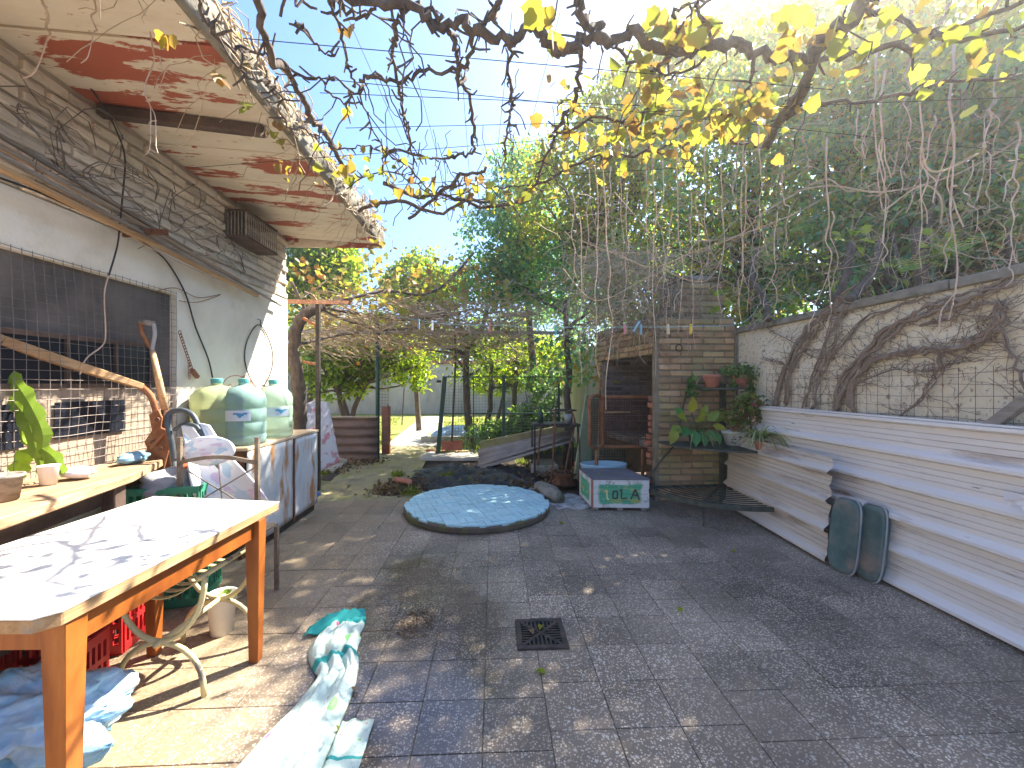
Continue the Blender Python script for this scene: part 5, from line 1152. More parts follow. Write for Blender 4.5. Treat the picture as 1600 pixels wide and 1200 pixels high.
ps_ = at(590,697,7.2); tag(obj('fence_post', MB().tube([(ps_.x,ps_.y,-.03),(ps_.x,ps_.y,at(590,505,7.2).z)], .035, 10), m_green, None, loc=(ps_.x,ps_.y,0), smooth=True), 'tall dark green iron post left of the garden opening', 'post')
lf_ = thing('low_sheet_fence', 'low rusty corrugated sheet fence in front of the citrus tree', 'fence', tuple(at(555,700,7.1)))
a0, a1 = at(516,652,7.1), at(590,652,7.1)
obj('sheet', MB().grid(lambda u,v: (a0.x-.6+(a1.x-a0.x+.6)*u, a0.y+(a1.y-a0.y)*u-.02*math.cos(v*10*PI), .01+v*(a0.z-.01)), 6, 60), M('rusty_sheet',[(.09,.065,.06),(.16,.11,.095),(.20,.13,.11)],3,.8,.3,stretch=(1,1,4)), lf_, smooth=True, solid=.004)
obj('top_rail', MB().bar((a0.x-.6,a0.y-.0,a0.z+.012),(a1.x,a1.y,a1.z+.012),.05,.02), m_wgrey, lf_)
mr = thing('mesh_screen', 'narrow upright wire mesh screen beside the tall green post', 'mesh screen', tuple(at(600,695,7.3)))
mb = MB()
for i in range(7): mb.tube([at(593+2.4*i,582,7.3-.05*i),at(593+2.4*i,694,7.3-.05*i)], .004, 3, False)
for j in range(24): mb.tube([at(593,582+112*j/23,7.3),at(607.4,582+112*j/23,7.0)], .0035, 3, False)
obj('mesh', mb, m_wire, mr); obj('stake', MB().tube([at(606,632,7.0),at(609,690,7.0)], .008, 5), m_rust, mr)
tag(obj('clay_block', MB().box(*sorted((at(593,660,7.6).x,at(605,660,7.6).x)),7.85,7.95,.0,at(600,636,7.6).z), m_tcot, None, loc=tuple(at(599,690,7.6))), 'upright tan clay block behind the mesh screen', 'clay block')
sk = at(628,656,13.5); tag(obj('garden_stake', MB().tube([(sk.x,sk.y,-.03),at(632,600,13.5)], .02, 5), m_wdark, None, loc=tuple(sk)), 'thin stake standing alone in the sunny lawn', 'stake')
# iron frame and beam at the shed corner
ip = thing('iron_ladder', 'narrow rusty iron ladder frame at the shed corner', 'ladder', tuple(at(497,700,5.2)))
q0, q1 = at(497,476,5.1), at(497,700,5.1)
obj('upright', MB().bar((q0.x,q0.y,0),q0,.045,.045), m_iron, ip)
for y0_, y1_ in ((497,510),(565,570)): obj('rung', MB().bar(at(474,y0_,5.15),at(496,y1_,5.1),.03,.03), m_rusto, ip)
tag(obj('iron_beam', MB().bar(at(440,471,4.72),at(548,473,5.6),.05,.05), m_rusto, None, loc=tuple(at(490,472,5.1))), 'rusty orange beam running out from the shed corner under the vines', 'beam')
q = at(712,600,6.8); tag(obj('rust_pole', MB().tube([at(706,690,7.2),at(712,560,7.2),at(710,500,7.2)], .018, 7), m_bark, None, loc=tuple(at(706,690,7.2))), 'thin dark pole rising behind the gate post', 'pole')
# round pool/box shapes seen past the gate
c = at(715,662,9.8); tag(obj('blue_tarp', MB().grid(lambda u,v: (c.x-.6+1.2*u, c.y-.4+.9*v, .10+.22*math.sin(PI*u)**.6*math.sin(PI*v)**.6+.05*noise.noise((u*5,v*5,0))), 20, 16), pcol('pale_blue_tarp',(.30,.42,.60)), None, loc=(c.x,c.y,0), smooth=True), 'pale blue tarpaulin heap in the garden behind the gate', 'tarpaulin')
tag(obj('garden_block', MB().box(c.x-.75,c.x+.6,c.y-.62,c.y-.45,-.03,.14), m_stone, None, loc=(c.x,c.y-.5,0)), 'pale stone edging in front of the blue tarpaulin', 'edging')
# ================================================================ RIGHT
# plant stand
ps2 = thing('corner_plant_stand', 'iron corner plant stand with three quarter round shelves', 'plant stand', (2.45,4.42,0))
def shelf(cx_, cy_, rad, z, a0, a1, nb_, m, name='shelf'):
    mb = MB(); arc = [(cx_+rad*math.cos(a), cy_+rad*math.sin(a), z) for a in [a0+(a1-a0)*i/20 for i in range(21)]]
    for i in range(20): mb.bar(arc[i], arc[i+1], .016, .042)
    mb.bar((cx_,cy_,z),arc[0],.012,.025); mb.bar((cx_,cy_,z),arc[-1],.012,.025); mb.bar((cx_,cy_,z),arc[10],.012,.02)
    for k in range(nb_):
        r = rad*(.25+.72*k/nb_); p_ = [(cx_+r*math.cos(a), cy_+r*math.sin(a), z+.004) for a in [a0+(a1-a0)*i/14 for i in range(15)]]
        for i in range(14): mb.bar(p_[i], p_[i+1], .008, .008)
    return obj(name, mb, m, ps2)
m_siron = M('mossy_iron', [(.045,.05,.045),(.08,.09,.075),(.14,.15,.10)], 14, .7, .3, metal=.3)
shelf(2.46,4.42,.88,.20,PI*1.02,PI*1.56,9,m_siron)
s2 = MB().prism([(2.50,4.46)]+[(2.50+.70*math.cos(a),4.46+.70*math.sin(a)) for a in [PI*.99+PI*.53*i/14 for i in range(15)]], .655,.672); obj('shelf', s2, m_siron, ps2)
s3 = MB().prism([(2.52,4.48)]+[(2.52+.40*math.cos(a),4.48+.40*math.sin(a)) for a in [PI*.99+PI*.53*i/14 for i in range(15)]], 1.245,1.262); obj('shelf', s3, m_siron, ps2)
le, re = Vector((2.46+.88*math.cos(PI*1.02),4.42+.88*math.sin(PI*1.02),.2)), Vector((2.46+.88*math.cos(PI*1.55),4.42+.88*math.sin(PI*1.55),.2))
obj('back_post', MB().bar((2.52,4.47,0),(2.52,4.47,1.30),.05,.05), m_siron, ps2)
for p_, q_, q3 in ((le,(1.985,4.46,.66),(2.12,4.47,1.25)),(re,(2.54,3.95,.66),(2.55,4.09,1.25))):
    obj('side_rod', MB().tube(smoothpath([p_,Vector(p_).lerp(Vector(q_),.6)+Vector((-.01,0,0)),q_,Vector(q_).lerp(Vector(q3),.5),q3],4), .009, 6), m_siron, ps2, smooth=True)
    cc = Vector(p_)+Vector((0,.0,.05)); obj('scroll', MB().ring(cc, .04, .006, (1,.3,0), 14, 5), m_siron, ps2)
    obj('leg', MB().tube(smoothpath([p_,Vector((p_[0]-.03,p_[1],.11)),Vector((p_[0]+.01,p_[1],0))],4), .009, 6), m_siron, ps2, smooth=True)
mid = Vector((2.46+.88*math.cos(PI*1.29),4.42+.88*math.sin(PI*1.29),.2)); obj('leg', MB().tube([mid,(mid.x,mid.y,0)], .009, 6), m_siron, ps2)
def pot(name, label, c, r, hh, m, group=None):
    t = thing(name, label, 'potted plant' if 'with' in label or 'plant' in label else 'pot', tuple(c), group)
    obj('pot', MB().lathe(c, [(r*.70,0),(r*.93,hh*.74),(r*.96,hh*.76),(r*1.04,hh*.77),(r*1.06,hh),(r*.95,hh),(r*.9,hh*.85),(0,hh*.85)], 22), m, t, smooth=True); return t
Z3, Z2 = 1.263, .673
c = atY(1113,600,4.25); c.z = Z3; pot('flower_pot', 'empty terracotta pot at the left end of the top shelf', c, .088, .135, m_terra)
c = atY(1155,600,4.25); c.z = Z3; t = pot('flower_pot', 'terracotta pot with trailing bushy green plant on the top shelf', c, .088, .13, m_terra)
rs = np.random.RandomState(2); P = rs.normal(size=(260,3))*np.array([.085,.06,.035])+np.array(c)+np.array([0,-.01,.165])
P2 = np.stack([c.x+.10+rs.normal(size=90)*.035, c.y-.03+rs.normal(size=90)*.03, c.z+.12-rs.rand(90)*.16],1); P3 = np.stack([c.x-.10+rs.normal(size=40)*.03, c.y-.06+rs.normal(size=40)*.02, c.z+.02+rs.normal(size=40)*.02],1)
leafcloud('leaves', np.concatenate([P,P2,P3]), .042, L_pot, t, 3, .8)
leafcloud('flowers', np.stack([c.x+rs.normal(size=14)*.035, c.y-.09+rs.normal(size=14)*.01, c.z+.05+rs.normal(size=14)*.02],1), .016, L_pink, t, 3, .9)
c = atY(1088,600,4.20); c.z = Z2; t = pot('flower_pot', 'dark pot with arum plant of large green and yellow leaves', c, .085, .12, m_siron)
mb = MB(); st_ = MB(); rl_ = random.Random(6)
for (px,py,dx_,dz,L) in ((1062,665,-.6,-.5,.17),(1066,655,-.4,.5,.18),(1080,645,0,1,.17),(1095,652,.3,.9,.14),(1105,657,.5,.5,.15),(1113,665,.7,-.2,.14),(1085,672,-.1,-.5,.18),(1095,672,.1,-.7,.17),(1105,672,.3,-.5,.13),(1117,675,.3,-.9,.13),(1056,672,-.5,-.9,.16),(1075,668,-.3,-.2,.17),(1073,655,-.5,.2,.16),(1090,660,0,.3,.15)):
    q = at(px,py,4.15+rl_.uniform(-.06,.06)); dd = Vector((dx_,-.35,dz)); mb.leaf(q, dd, Vector((dx_*.3,-1,.6)), L, L*.62, .12)
    st_.tube(smoothpath([c+Vector((0,0,.1)), c.lerp(q,.5)+Vector((0,0,.08)), q],4), .004, 4)
obj('leaves', mb, L_arum, t); obj('stems', st_, L_pot, t)
mb = MB()
for k in range(9): mb.blade(c+Vector((rl_.uniform(-.06,.06),-.03,.1)), (rl_.uniform(-.5,.3),-.6,.5), rl_.uniform(.28,.42), .013, 1.5, 8)
obj('strap_leaves', mb, L_spid, t)
c = atY(1147,600,4.16); c.z = Z2; t = pot('flower_pot', 'white pot with black marks holding a geranium', c, .112, .15, m_white)
mb = MB()
for (a,z) in ((-.5,.45),(-.42,.62),(-.55,.28),(.0,.66),(.05,.5),(-.35,.22),(.12,.62),(-.32,.5)):
    an = -PI/2+a*1.3; rr2 = .105*(.76+.26*z); mb.box(c.x+rr2*math.cos(an)-.010,c.x+rr2*math.cos(an)+.010,c.y+rr2*math.sin(an)-.004,c.y+rr2*math.sin(an)+.003,c.z+.145*z-.005,c.z+.145*z+.005)
obj('pot_marks', mb, m_slate, t)
st_ = MB(); pts = []
for (px,py) in ((1137,648),(1145,640),(1135,655),(1162,622),(1170,625),(1158,630),(1180,640),(1186,650),(1172,640),(1188,632),(1150,660),(1165,655),(1190,655),(1176,618)):
    q = at(px,py,4.1+R.uniform(-.05,.05)); pts.append(q); st_.tube(smoothpath([c+Vector((0,0,.12)), c.lerp(q,.55)+Vector((.015,0,.01)), q],3), .006, 5)
obj('stems', st_, m_terra, t)
P = np.concatenate([np.array(q)+rs.normal(size=(18,3))*np.array([.035,.03,.022]) for q in pts]); leafcloud('leaves', P, .055, L_gera, t, 8, .95, 1.2)
q = at(1175,634,4.05); leafcloud('flowers', np.array(q)+rs.normal(size=(24,3))*.014, .026, L_pink, t, 2, .9)
c = atY(1189,600,3.80); c.z = Z2; t = pot('flower_pot', 'small terracotta pot with arching striped spider plant', c, .055, .09, m_terra)
mb = MB()
for k in range(85):
    a = rl_.uniform(0,6.28); mb.blade(c+Vector((.02*math.cos(a),.02*math.sin(a),.11)), (math.cos(a)*.9,math.sin(a)*.8-.15,rl_.uniform(.4,1.3)), rl_.uniform(.26,.48), .015, rl_.uniform(.9,1.7), 8)
obj('leaves', mb, L_spid, t)
tt = thing('trailing_plant', 'small green trailing plant on the brick beside the pots', 'plant', tuple(at(1080,605,4.45)))
P = np.array([tuple(at(1080+R.gauss(0,6),605+R.gauss(0,9),4.44)) for _ in range(70)]); leafcloud('leaves', P, .05, L_pot, tt, 12, .8); obj('stem', MB().tube(smoothpath([at(1100,585,4.4),at(1090,595,4.42),at(1080,625,4.45),at(1082,645,4.4)],4),.004,5), m_twig, tt)
# green cushions leaning
def cushion(label, px, py, wd, hh, rz):
    c = Vector((px, py, 0)); t = thing('cushion', label, 'cushion', tuple(c), 'green vinyl cushions leaning on the fence'); mb = MB(); pr = []
    for k in range(32):
        a = 2*PI*k/32; x = abs(math.cos(a))**.45*math.copysign(1,math.cos(a))*wd/2; z = abs(math.sin(a))**.5*math.copysign(1,math.sin(a))*hh/2; pr.append((x,z))
    rx = Vector((math.cos(rz),math.sin(rz),0)); nr = Vector((-rx.y,rx.x,0)); tilt = .13; up_ = (Vector((0,0,1))+nr*tilt).normalized(); b = 0
    lay = [(-.03,.86),(-.034,.95),(-.02,1.0),(.0,1.02),(.02,1.0),(.03,.93)]
    for o_, s_ in lay:
        for x, z in pr: mb.v.append(c+rx*x*s_+up_*(hh/2+z*s_)+nr*(o_+.02)+Vector((0,0,.004)))
    for i in range(len(lay)-1):
        for k in range(32): mb.f.append((i*32+k,i*32+(k+1)%32,(i+1)*32+(k+1)%32,(i+1)*32+k))
    mb.f.append(tuple(range(31,-1,-1))); mb.f.append(tuple(5*32+k for k in range(32)))
    obj('pad', mb, m_gcush, t, smooth=True)
    obj('piping', MB().tube([c+rx*x*1.03+up_*(hh/2+z*1.03)+nr*.012+Vector((0,0,.006)) for x,z in pr+[pr[0]]], .006, 5, False), m_rag, t)
    return t
cushion('worn green vinyl seat cushion leaning foremost on the ribbed fence', 2.385, 2.765, .19, .50, -1.40)
cushion('darker green cushion standing behind the worn one', 2.465, 2.65, .17, .49, -1.45)
# wall netting and brace
wn_ = thing('wire_netting', 'rusty wire netting fixed to the wall above the fence', 'netting', (XR-.03,2.8,1.2))
mb = MB()
for i in range(26): 
    y = 4.0-.085*i; mb.tube([(XR-.02+.008*noise.noise((i,s,0)), y+.012*noise.noise((i,s,3)), 1.05+s*.07) for s in range(6)], .0014, 3, False)
for j in range(6): mb.tube([(XR-.022, 4.0-.15*s, 1.07+j*.066+.015*noise.noise((s*.5,j,1))+.02*s*.12) for s in range(15)], .0014, 3, False)
obj('wires', mb, m_rust, wn_)
tag(obj('wood_brace', MB().bar(atX(1545,668,2.66), atX(1608,622,2.66), .05,.05), m_wgrey, None, loc=tuple(atX(1575,648,2.66)), bev=.004), 'short diagonal timber brace between wall and fence top', 'brace')
# clothes line and pegs
ZL = 2.72
line = [at(455,455,3.6), at(650,500,ZL), at(765,508,ZL), at(868,511,ZL), at(975,511,ZL), at(1080,510,ZL), at(1162,503,3.3), at(1190,470,4.2)]
tag(obj('clothes_line', MB().tube(smoothpath(line,6), .0022, 4), pcol('line_teal',(.30,.52,.50)), None, loc=tuple(line[3])), 'thin clothes line strung across the yard carrying pegs', 'clothes line')
def peg(px, py, col, label, tilt=0):
    c = at(px,py,ZL); mb = MB(); h2 = .042
    for s_ in (-1,1): mb.bar(c+Vector((tilt*h2+.001,s_*.004,h2*.45)), c+Vector((-tilt*h2+.001,s_*.006,-h2*1.1)), .011,.006,(0,1,0))
    t = tag(obj('clothes_peg', mb, pcol('peg_'+label.split()[0],col), None, loc=tuple(c)), label, 'clothes peg', 'pegs on the clothes line'); mb2 = MB().ring(c+Vector((0,0,-.012)),.005,.0015,(1,0,0),8,4); obj('spring', mb2, m_wire, t)
for a in ((765,508,(.62,.18,.22),'red clothes peg alone above the garden gate'),(868,513,(.10,.55,.52),'teal clothes peg left of the barbecue'),(976,511,(.62,.25,.26),'pink clothes peg above the firebox'),(994,507,(.28,.50,.60),'tilted pale blue clothes peg above the firebox',.5),
    (1001,511,(.22,.44,.56),'upright blue clothes peg beside the tilted one'),(1044,511,(.66,.56,.38),'cream clothes peg above the iron ring'),(1079,511,(.72,.50,.04),'yellow clothes peg at the right end of the line'),(654,503,(.30,.36,.45),'grey clothes peg under the far pergola'),(675,505,(.72,.74,.76),'white clothes peg under the far pergola')): peg(*a)
# ================================================================ VEGETATION
rv = random.Random(21)
PZ = 2.45
def pz(px, py, z=PZ): return at(px, py, F*(H-z)/(py-600))
gv = thing('grape_vine', 'gnarled bare grape vine on overhead wires with few yellow leaves', 'grape vine', tuple(pz(860,70)))
spp = MB(); gl = []
def branch(pts, r0, r1, z=PZ, spur=.03, leaves=0, dz=0., name='branch', par=None, lift=.0):
    q = [pz(a,b,z+dz*i) for i,(a,b) in enumerate(pts)]
    p = smoothpath(q, 5); n = len(p)
    p = [v+Vector((rv.gauss(0,.006),rv.gauss(0,.006),rv.gauss(0,.008)+.02*math.sin(i*.4))) for i,v in enumerate(p)]
    rad = [ (r0+(r1-r0)*i/n)*(1+.07*rv.random()+.10*math.sin(i*.55+r0*900)) for i in range(n)]
    obj(name, MB().tube(p, rad, 7), m_bark, par or gv, smooth=True)
    for i in range(1, n-1):
        L = (p[i+1]-p[i]).length; k = L/spur*.75
        while rv.random() < k:
            k -= 1; t = rv.random(); a = p[i].lerp(p[i+1], t); dr_ = Vector((rv.gauss(0,1),rv.gauss(0,1),rv.gauss(0,1))).normalized(); ln = rv.choice((.018,.03,.045,.06))
            spp.tube([a, a+dr_*ln*.5, a+dr_*ln+Vector((rv.gauss(0,.009),rv.gauss(0,.009),rv.gauss(0,.009)))], [.0048,.0038,.003], 4)
            if rv.random() < leaves: gl.append(a+dr_*ln)
        if rv.random() < .05:
            a = p[i]; spp.tube(wob(a, a+Vector((rv.gauss(0,.1),rv.gauss(0,.1),-rv.uniform(.08,.3))), 6, .012, rv), [.0028]*7, 3)
branch([(250,-160),(420,-60),(512,-25),(575,-2),(635,14),(665,24),(690,45),(720,41),(750,48),(795,55),(830,50),(855,65),(875,74),(905,75),(930,63),(940,55),(972,68),(1000,62),(1060,75),(1110,72),(1150,76),(1200,78),(1235,90),(1262,106)], .012, .017, leaves=.02)
branch([(925,-60),(905,-5),(912,22),(925,45),(940,55)], .010, .013)
branch([(1450,-140),(1390,-40),(1345,5),(1312,40),(1283,75),(1264,110),(1246,150),(1226,185),(1200,225)], .017, .021, name='branch')
branch([(370,-60),(395,0),(415,50),(432,95),(450,120),(475,155),(488,185),(505,210),(525,235),(540,262)], .013, .010, spur=.09)
branch([(705,50),(712,85),(717,105),(725,130),(735,165),(741,205),(735,235),(715,250),(690,245),(650,238),(612,238),(598,248)], .008, .005, leaves=.03)
branch([(690,30),(640,22),(622,28),(618,60),(617,112),(628,150),(632,185),(640,215),(645,262)], .008, .004)
branch([(560,130),(578,122),(600,118),(635,122),(670,118),(715,105),(732,85),(752,50),(772,22),(785,-20)], .006, .008)
branch([(812,60),(800,80),(797,120),(799,165),(797,200),(788,225),(790,247)], .007, .004, spur=.018)
branch([(905,75),(906,110),(900,145),(895,168),(880,190),(862,222),(848,250),(838,292)], .009, .005, spur=.024, leaves=.06)
branch([(508,-10),(530,60),(545,105),(560,135),(566,158),(582,195),(604,235)], .005, .003, leaves=.05)
branch([(290,-30),(322,30),(345,55),(375,78),(420,95),(445,105),(500,120),(530,133),(548,148),(535,158),(512,152)], .005, .004, leaves=.03)
branch([(320,30),(345,75),(375,105),(415,125),(432,150),(440,175),(458,197),(490,215),(520,228),(560,225),(600,238),(625,258)], .005, .003, leaves=.04)
branch([(515,5),(535,15),(560,18),(588,5)], .006, .005); branch([(440,20),(465,5),(478,0)], .005, .004); branch([(465,40),(478,55),(500,68),(528,78)], .004, .003)
branch([(600,245),(640,265),(660,285),(680,295),(720,292),(760,290),(800,288),(850,300)], .005, .004, leaves=.25)
branch([(560,330),(620,318),(680,328),(740,312),(790,330)], .012, .009, spur=.02, leaves=.1); branch([(600,285),(650,312),(700,300),(760,322),(830,318)], .013, .009, spur=.02, leaves=.08); branch([(640,340),(690,305),(720,270),(760,262)], .011, .008, spur=.02)
branch([(540,300),(600,272),(660,290),(700,310),(745,295)], .004, .003, leaves=.25)
branch([(1120,72),(1090,20),(1100,-30)], .006, .004); branch([(1065,75),(1052,30),(1080,8),(1120,-15)], .006, .004)
branch([(1060,76),(1030,110),(1010,160),(1000,200)], .006, .004, leaves=.25); branch([(960,65),(985,100),(1040,110),(1100,95)], .006, .004, leaves=.3); branch([(1150,76),(1180,110),(1160,150),(1120,190)], .007, .004, leaves=.3); branch([(1260,106),(1330,90),(1420,60),(1530,30),(1640,0)], .010, .006, leaves=.3)
branch([(1226,185),(1290,170),(1370,150),(1470,130),(1600,130)], .008, .005, leaves=.2); branch([(1345,5),(1400,40),(1480,50),(1600,40)], .009, .006, leaves=.3)
branch([(820,300),(880,270),(950,240),(1020,235),(1100,225),(1180,228)], .007, .005, leaves=.3); branch([(860,215),(940,190),(1020,205),(1120,175),(1200,195)], .006, .004, leaves=.35)
tag(obj('spurs', spp, m_bark, gv), kind='stuff')
# thin wires of the overhead trellis
mb = MB()
for (a,b) in (((430,115),(1700,250)),((300,262),(900,215)),((540,200),(1000,190)),((500,145),(1000,165)),((600,290),(1100,260)),((380,60),(1300,140)),((1000,175),(1640,150))):
    mb.tube([pz(*a,2.42), pz(*b,2.42)], .0016, 3)
for px in (540,625,715,800,875,985,1100): mb.tube([pz(px,20,2.47), pz(750+(px-750)*.35,330,2.47)], .0013, 3)
tag(obj('trellis_wires', mb, m_black, None, loc=tuple(pz(750,150))), 'thin taut wires of the overhead trellis crossing the sky', 'wires')
# grape leaves: sparse on the left, thick to the right
P = [tuple(q) for q in gl]
def lcl(px, py, sx, sy, n, z0=2.36, z1=2.5):
    for _ in range(n):
        a, b = px+rv.gauss(0,sx), py+rv.gauss(0,sy)
        if b < 560: P.append(tuple(pz(a, min(b,330), rv.uniform(z0,z1))))
for px,py,sx,sy,n in ((845,20,8,12,8),(865,60,8,10,5),(880,130,8,25,8),(890,185,8,20,5),(860,200,6,10,3),(1030,45,20,12,12),(1085,50,25,14,18),(1010,115,25,20,22),(1060,160,40,25,40),(1130,185,45,22,60),(1190,165,30,20,34),(1245,60,25,30,22),(1010,170,30,30,30),
     (1440,40,90,35,34),(1560,60,60,45,26),(1500,110,80,30,16),(1330,60,40,40,14),(960,190,30,30,20),(930,240,40,30,30),(1040,230,60,25,50),(610,270,50,15,18),(700,295,60,12,22),(560,262,40,15,14),(545,180,8,8,3),(500,240,10,10,4),(800,295,40,15,20)): lcl(px,py,sx,sy,n)
P = np.array(P); leafcloud('leaves', P, .045, L_grape, gv, 17, 1.0, .6, lobed=True)
# leaves along the shed eave
ev = thing('eave_creeper', 'dry creeper matted along the shed eave with yellow leaves', 'creeper', (SO+.1,2.5,2.95))
mb = MB(); EP = []
for k in range(260):
    y = rv.uniform(1.2,4.7)**1.0; p = Vector((SO+.08+rv.uniform(-.06,.08), y, SZ+rv.uniform(-.06,.17))); q = p+Vector((rv.gauss(0,.05), rv.uniform(-.5,.5), rv.gauss(-.03,.08)))
    mb.tube(wob(p, q, 6, .02, rv), rv.choice((.003,.004,.006)), 4)
    if rv.random() < .16: EP += [tuple(q+Vector((rv.gauss(0,.03),rv.gauss(0,.03),rv.gauss(-.02,.02)))) for _ in range(2)]
for k in range(26):
    y = rv.uniform(1.4,4.6); p = Vector((SO+.02, y, SZ-.07)); mb.tube(wob(p, p+Vector((rv.uniform(-.3,.05),rv.gauss(0,.1),-rv.uniform(.05,.4))), 6, .02, rv), .002, 3)
for px,py in ((262,55),(340,120),(385,170),(425,205),(440,218),(440,255),(450,268),(470,265),(500,270),(515,280),(545,300),(560,285),(565,330)):
    for _ in range(3): EP.append(tuple(atX(px+rv.gauss(0,4),py+rv.gauss(0,4),SO+.06)))
obj('stems', mb, m_twig, ev); leafcloud('leaves', np.array(EP), .05, L_grape, ev, 5, 1., lobed=True)
# pale hanging tendrils
def tendril(px, y0, y1, d, r=.0036, fork=0, bend=0, label=None, px2=None):
    a = at(px, y0, d); b = at(px2 if px2 else px+rv.uniform(-8,8), y1, d); p = wob(a, b, 10, .011, rv)
    if bend: p = p[:-3]+[p[-3]+Vector((bend*.5,0,-.04)), p[-3]+Vector((bend,0,-.07))]
    p2 = smoothpath(p, 3); r *= .78; mb = MB().tube(p2, [r*(1.25-.8*i/len(p2))*(1+.16*math.sin(i*1.3)+.3*(i % 7 == 3)) for i in range(len(p2))], 5)
    for k in range(fork):
        s = p[rv.randrange(2,len(p)-1)]; mb.tube(smoothpath(wob(s, s+Vector((rv.uniform(-.08,.08),rv.uniform(-.04,.04),-rv.uniform(.12,.32))), 5, .008, rv),3), r*.6, 4)
    for k in range(5):
        s = p[rv.randrange(1,len(p)-1)]; mb.tube([s, s+Vector((rv.gauss(0,.018),rv.gauss(0,.018),rv.gauss(-.005,.012)))], r*.6, 3)
    return tag(obj('hanging_tendril', mb, m_tend, None, loc=tuple(a)), label or 'pale dry vine tendril hanging in front of the right hand greenery', 'tendril', 'pale dry tendrils hanging from the overhead vine')
TL = []
for a in ((945,205,640,2.1,.004,1),(918,150,470,2.3,.003,2),(930,230,590,2.2,.003,2),(1017,165,585,2.2,.0036,1),(1060,170,520,2.1,.0036,2),(1010,230,460,2.3,.003,1),(1080,300,545,2.3,.003,0),(1127,250,515,2.0,.003,0),(1090,300,445,2.2,.003,1),(1150,120,330,1.9,.003,0),
   (1100,180,420,2.1,.003,1),(1185,190,400,2.0,.003,1),(1292,215,480,1.9,.004,1),(1258,180,270,1.9,.003,0),(1372,70,380,1.7,.0042,2),(1384,110,345,1.75,.004,2),(1420,60,260,1.7,.0036,1),(1434,120,420,1.75,.0036,1),(1590,190,410,1.6,.004,2),(1545,170,330,1.7,.003,1),(1340,170,290,1.9,.003,1),(1222,270,380,2.1,.003,1),
   (1460,180,300,1.8,.003,1),(1560,90,240,1.7,.003,1),(1035,250,480,2.4,.003,1),(975,150,400,2.3,.003,1),(893,300,470,2.4,.003,1),(905,335,600,2.4,.003,0),(1160,280,480,2.2,.003,1),(1300,330,450,2.1,.003,1),(1215,330,500,2.2,.003,1),(980,300,520,2.5,.003,1),(955,260,400,2.5,.003,2),(1520,250,380,1.9,.003,1),(1050,330,480,2.4,.003,2)): TL.append(a)
zones = ((0,940,'left of the barbecue'),(940,1025,'above the firebox opening'),(1025,1105,'before the chimney stack'),(1105,1200,'at the chimney edge and wall corner'),(1200,1350,'over the cream wall\'s left half'),(1350,1450,'over the middle of the cream wall'),(1450,1700,'over the cream wall\'s right end'))
for z0_, z1_, where in zones:
    zl = sorted(a for a in TL if z0_ <= a[0] < z1_)
    for i, a in enumerate(zl):
        rank = 'leftmost' if i == 0 else ('rightmost' if i == len(zl)-1 else ('second','third','fourth','fifth','sixth','seventh')[i-1]+' from the left')
        tendril(*a[:5], fork=a[5], label='pale tendril, '+rank+' of those '+where)
tendril(1163,190,500,2.0,.004,1,0,'long tendril curling left at its tip beside the chimney')
tendril(1490,70,500,1.7,.0052,4,0,'thickest pale tendril, forking like roots over the right wall')
tendril(66,-20,125,1.75,.006,0,-.1,'whitish tendril bent at its tip under the left eaves')
tendril(152,-20,100,1.75,.004,0,-.06,'short whitish tendril under the left eaves, right of the bent one')
tendril(233,20,262,1.9,.004,1,-.05,'long thin tendril hooked at its end before the peeling boards')
tendril(250,90,150,1.95,.003,0,0,'shortest tendril hanging from the shed eave by yellow leaves')
mb = MB()
for k in range(14):
    a = pz(rv.uniform(560,900), rv.uniform(60,260), 2.44); mb.tube(wob(a, a+Vector((rv.gauss(0,.05),rv.gauss(0,.05),-rv.uniform(.1,.45))), 7, .012, rv), .0018, 3)
tag(obj('hair_twigs', mb, m_bark, gv), kind='stuff')
# horizontal loops of dry canes across the right side
lc = thing('loose_canes', 'loose looping dry canes slung across the greenery over the barbecue', 'canes', tuple(at(1080,380,2.8)))
mb = MB()
for pts in ([(905,375,2.9),(970,400,2.8),(1020,418,2.7),(1080,395,2.6),(1150,370,2.5),(1180,345,2.4)],[(930,390,3),(1000,395,3),(1060,378,3),(1140,372,3),(1250,330,2.8),(1300,300,2.7)],[(880,420,3),(930,470,3),(1000,440,3),(1060,410,2.9),(1090,375,2.9)],[(1240,300,2.3),(1300,290,2.3),(1380,300,2.2),(1500,270,2.1),(1620,200,2)],[(1180,340,2.5),(1230,310,2.5),(1290,280,2.4),(1330,300,2.4),(1400,270,2.3)],[(960,300,3),(1010,360,3),(1040,420,2.9),(1100,440,2.8),(1130,400,2.7)],[(1380,330,2),(1440,290,2),(1470,310,2),(1470,350,2)],[(1440,230,1.9),(1450,265,1.9),(1480,265,1.9),(1530,240,1.8)]):
    mb.tube(smoothpath([at(*q) for q in pts],5), .0042, 5)
for k in range(90):
    c = at(rv.uniform(880,1250), rv.uniform(300,480), rv.uniform(3.2,4.2)); mb.tube(wob(c, c+Vector((rv.gauss(0,.35),rv.gauss(0,.2),rv.gauss(-.1,.2))), 7, .03, rv), .003, 3)
for k in range(330):
    px = rv.uniform(1130,1620); c = at(px, rv.uniform(180,470), (2.95 if px > 1350 else 3.6)+rv.uniform(-.3,.2)); c.x = max(c.x, 1.2); mb.tube(wob(c, c+Vector((rv.gauss(0,.12),rv.gauss(0,.25),rv.gauss(-.06,.2))), 6, .03, rv), rv.choice((.0016,.002,.003)), 3, False)
tag(obj('canes', mb, m_twig, lc), kind='stuff')
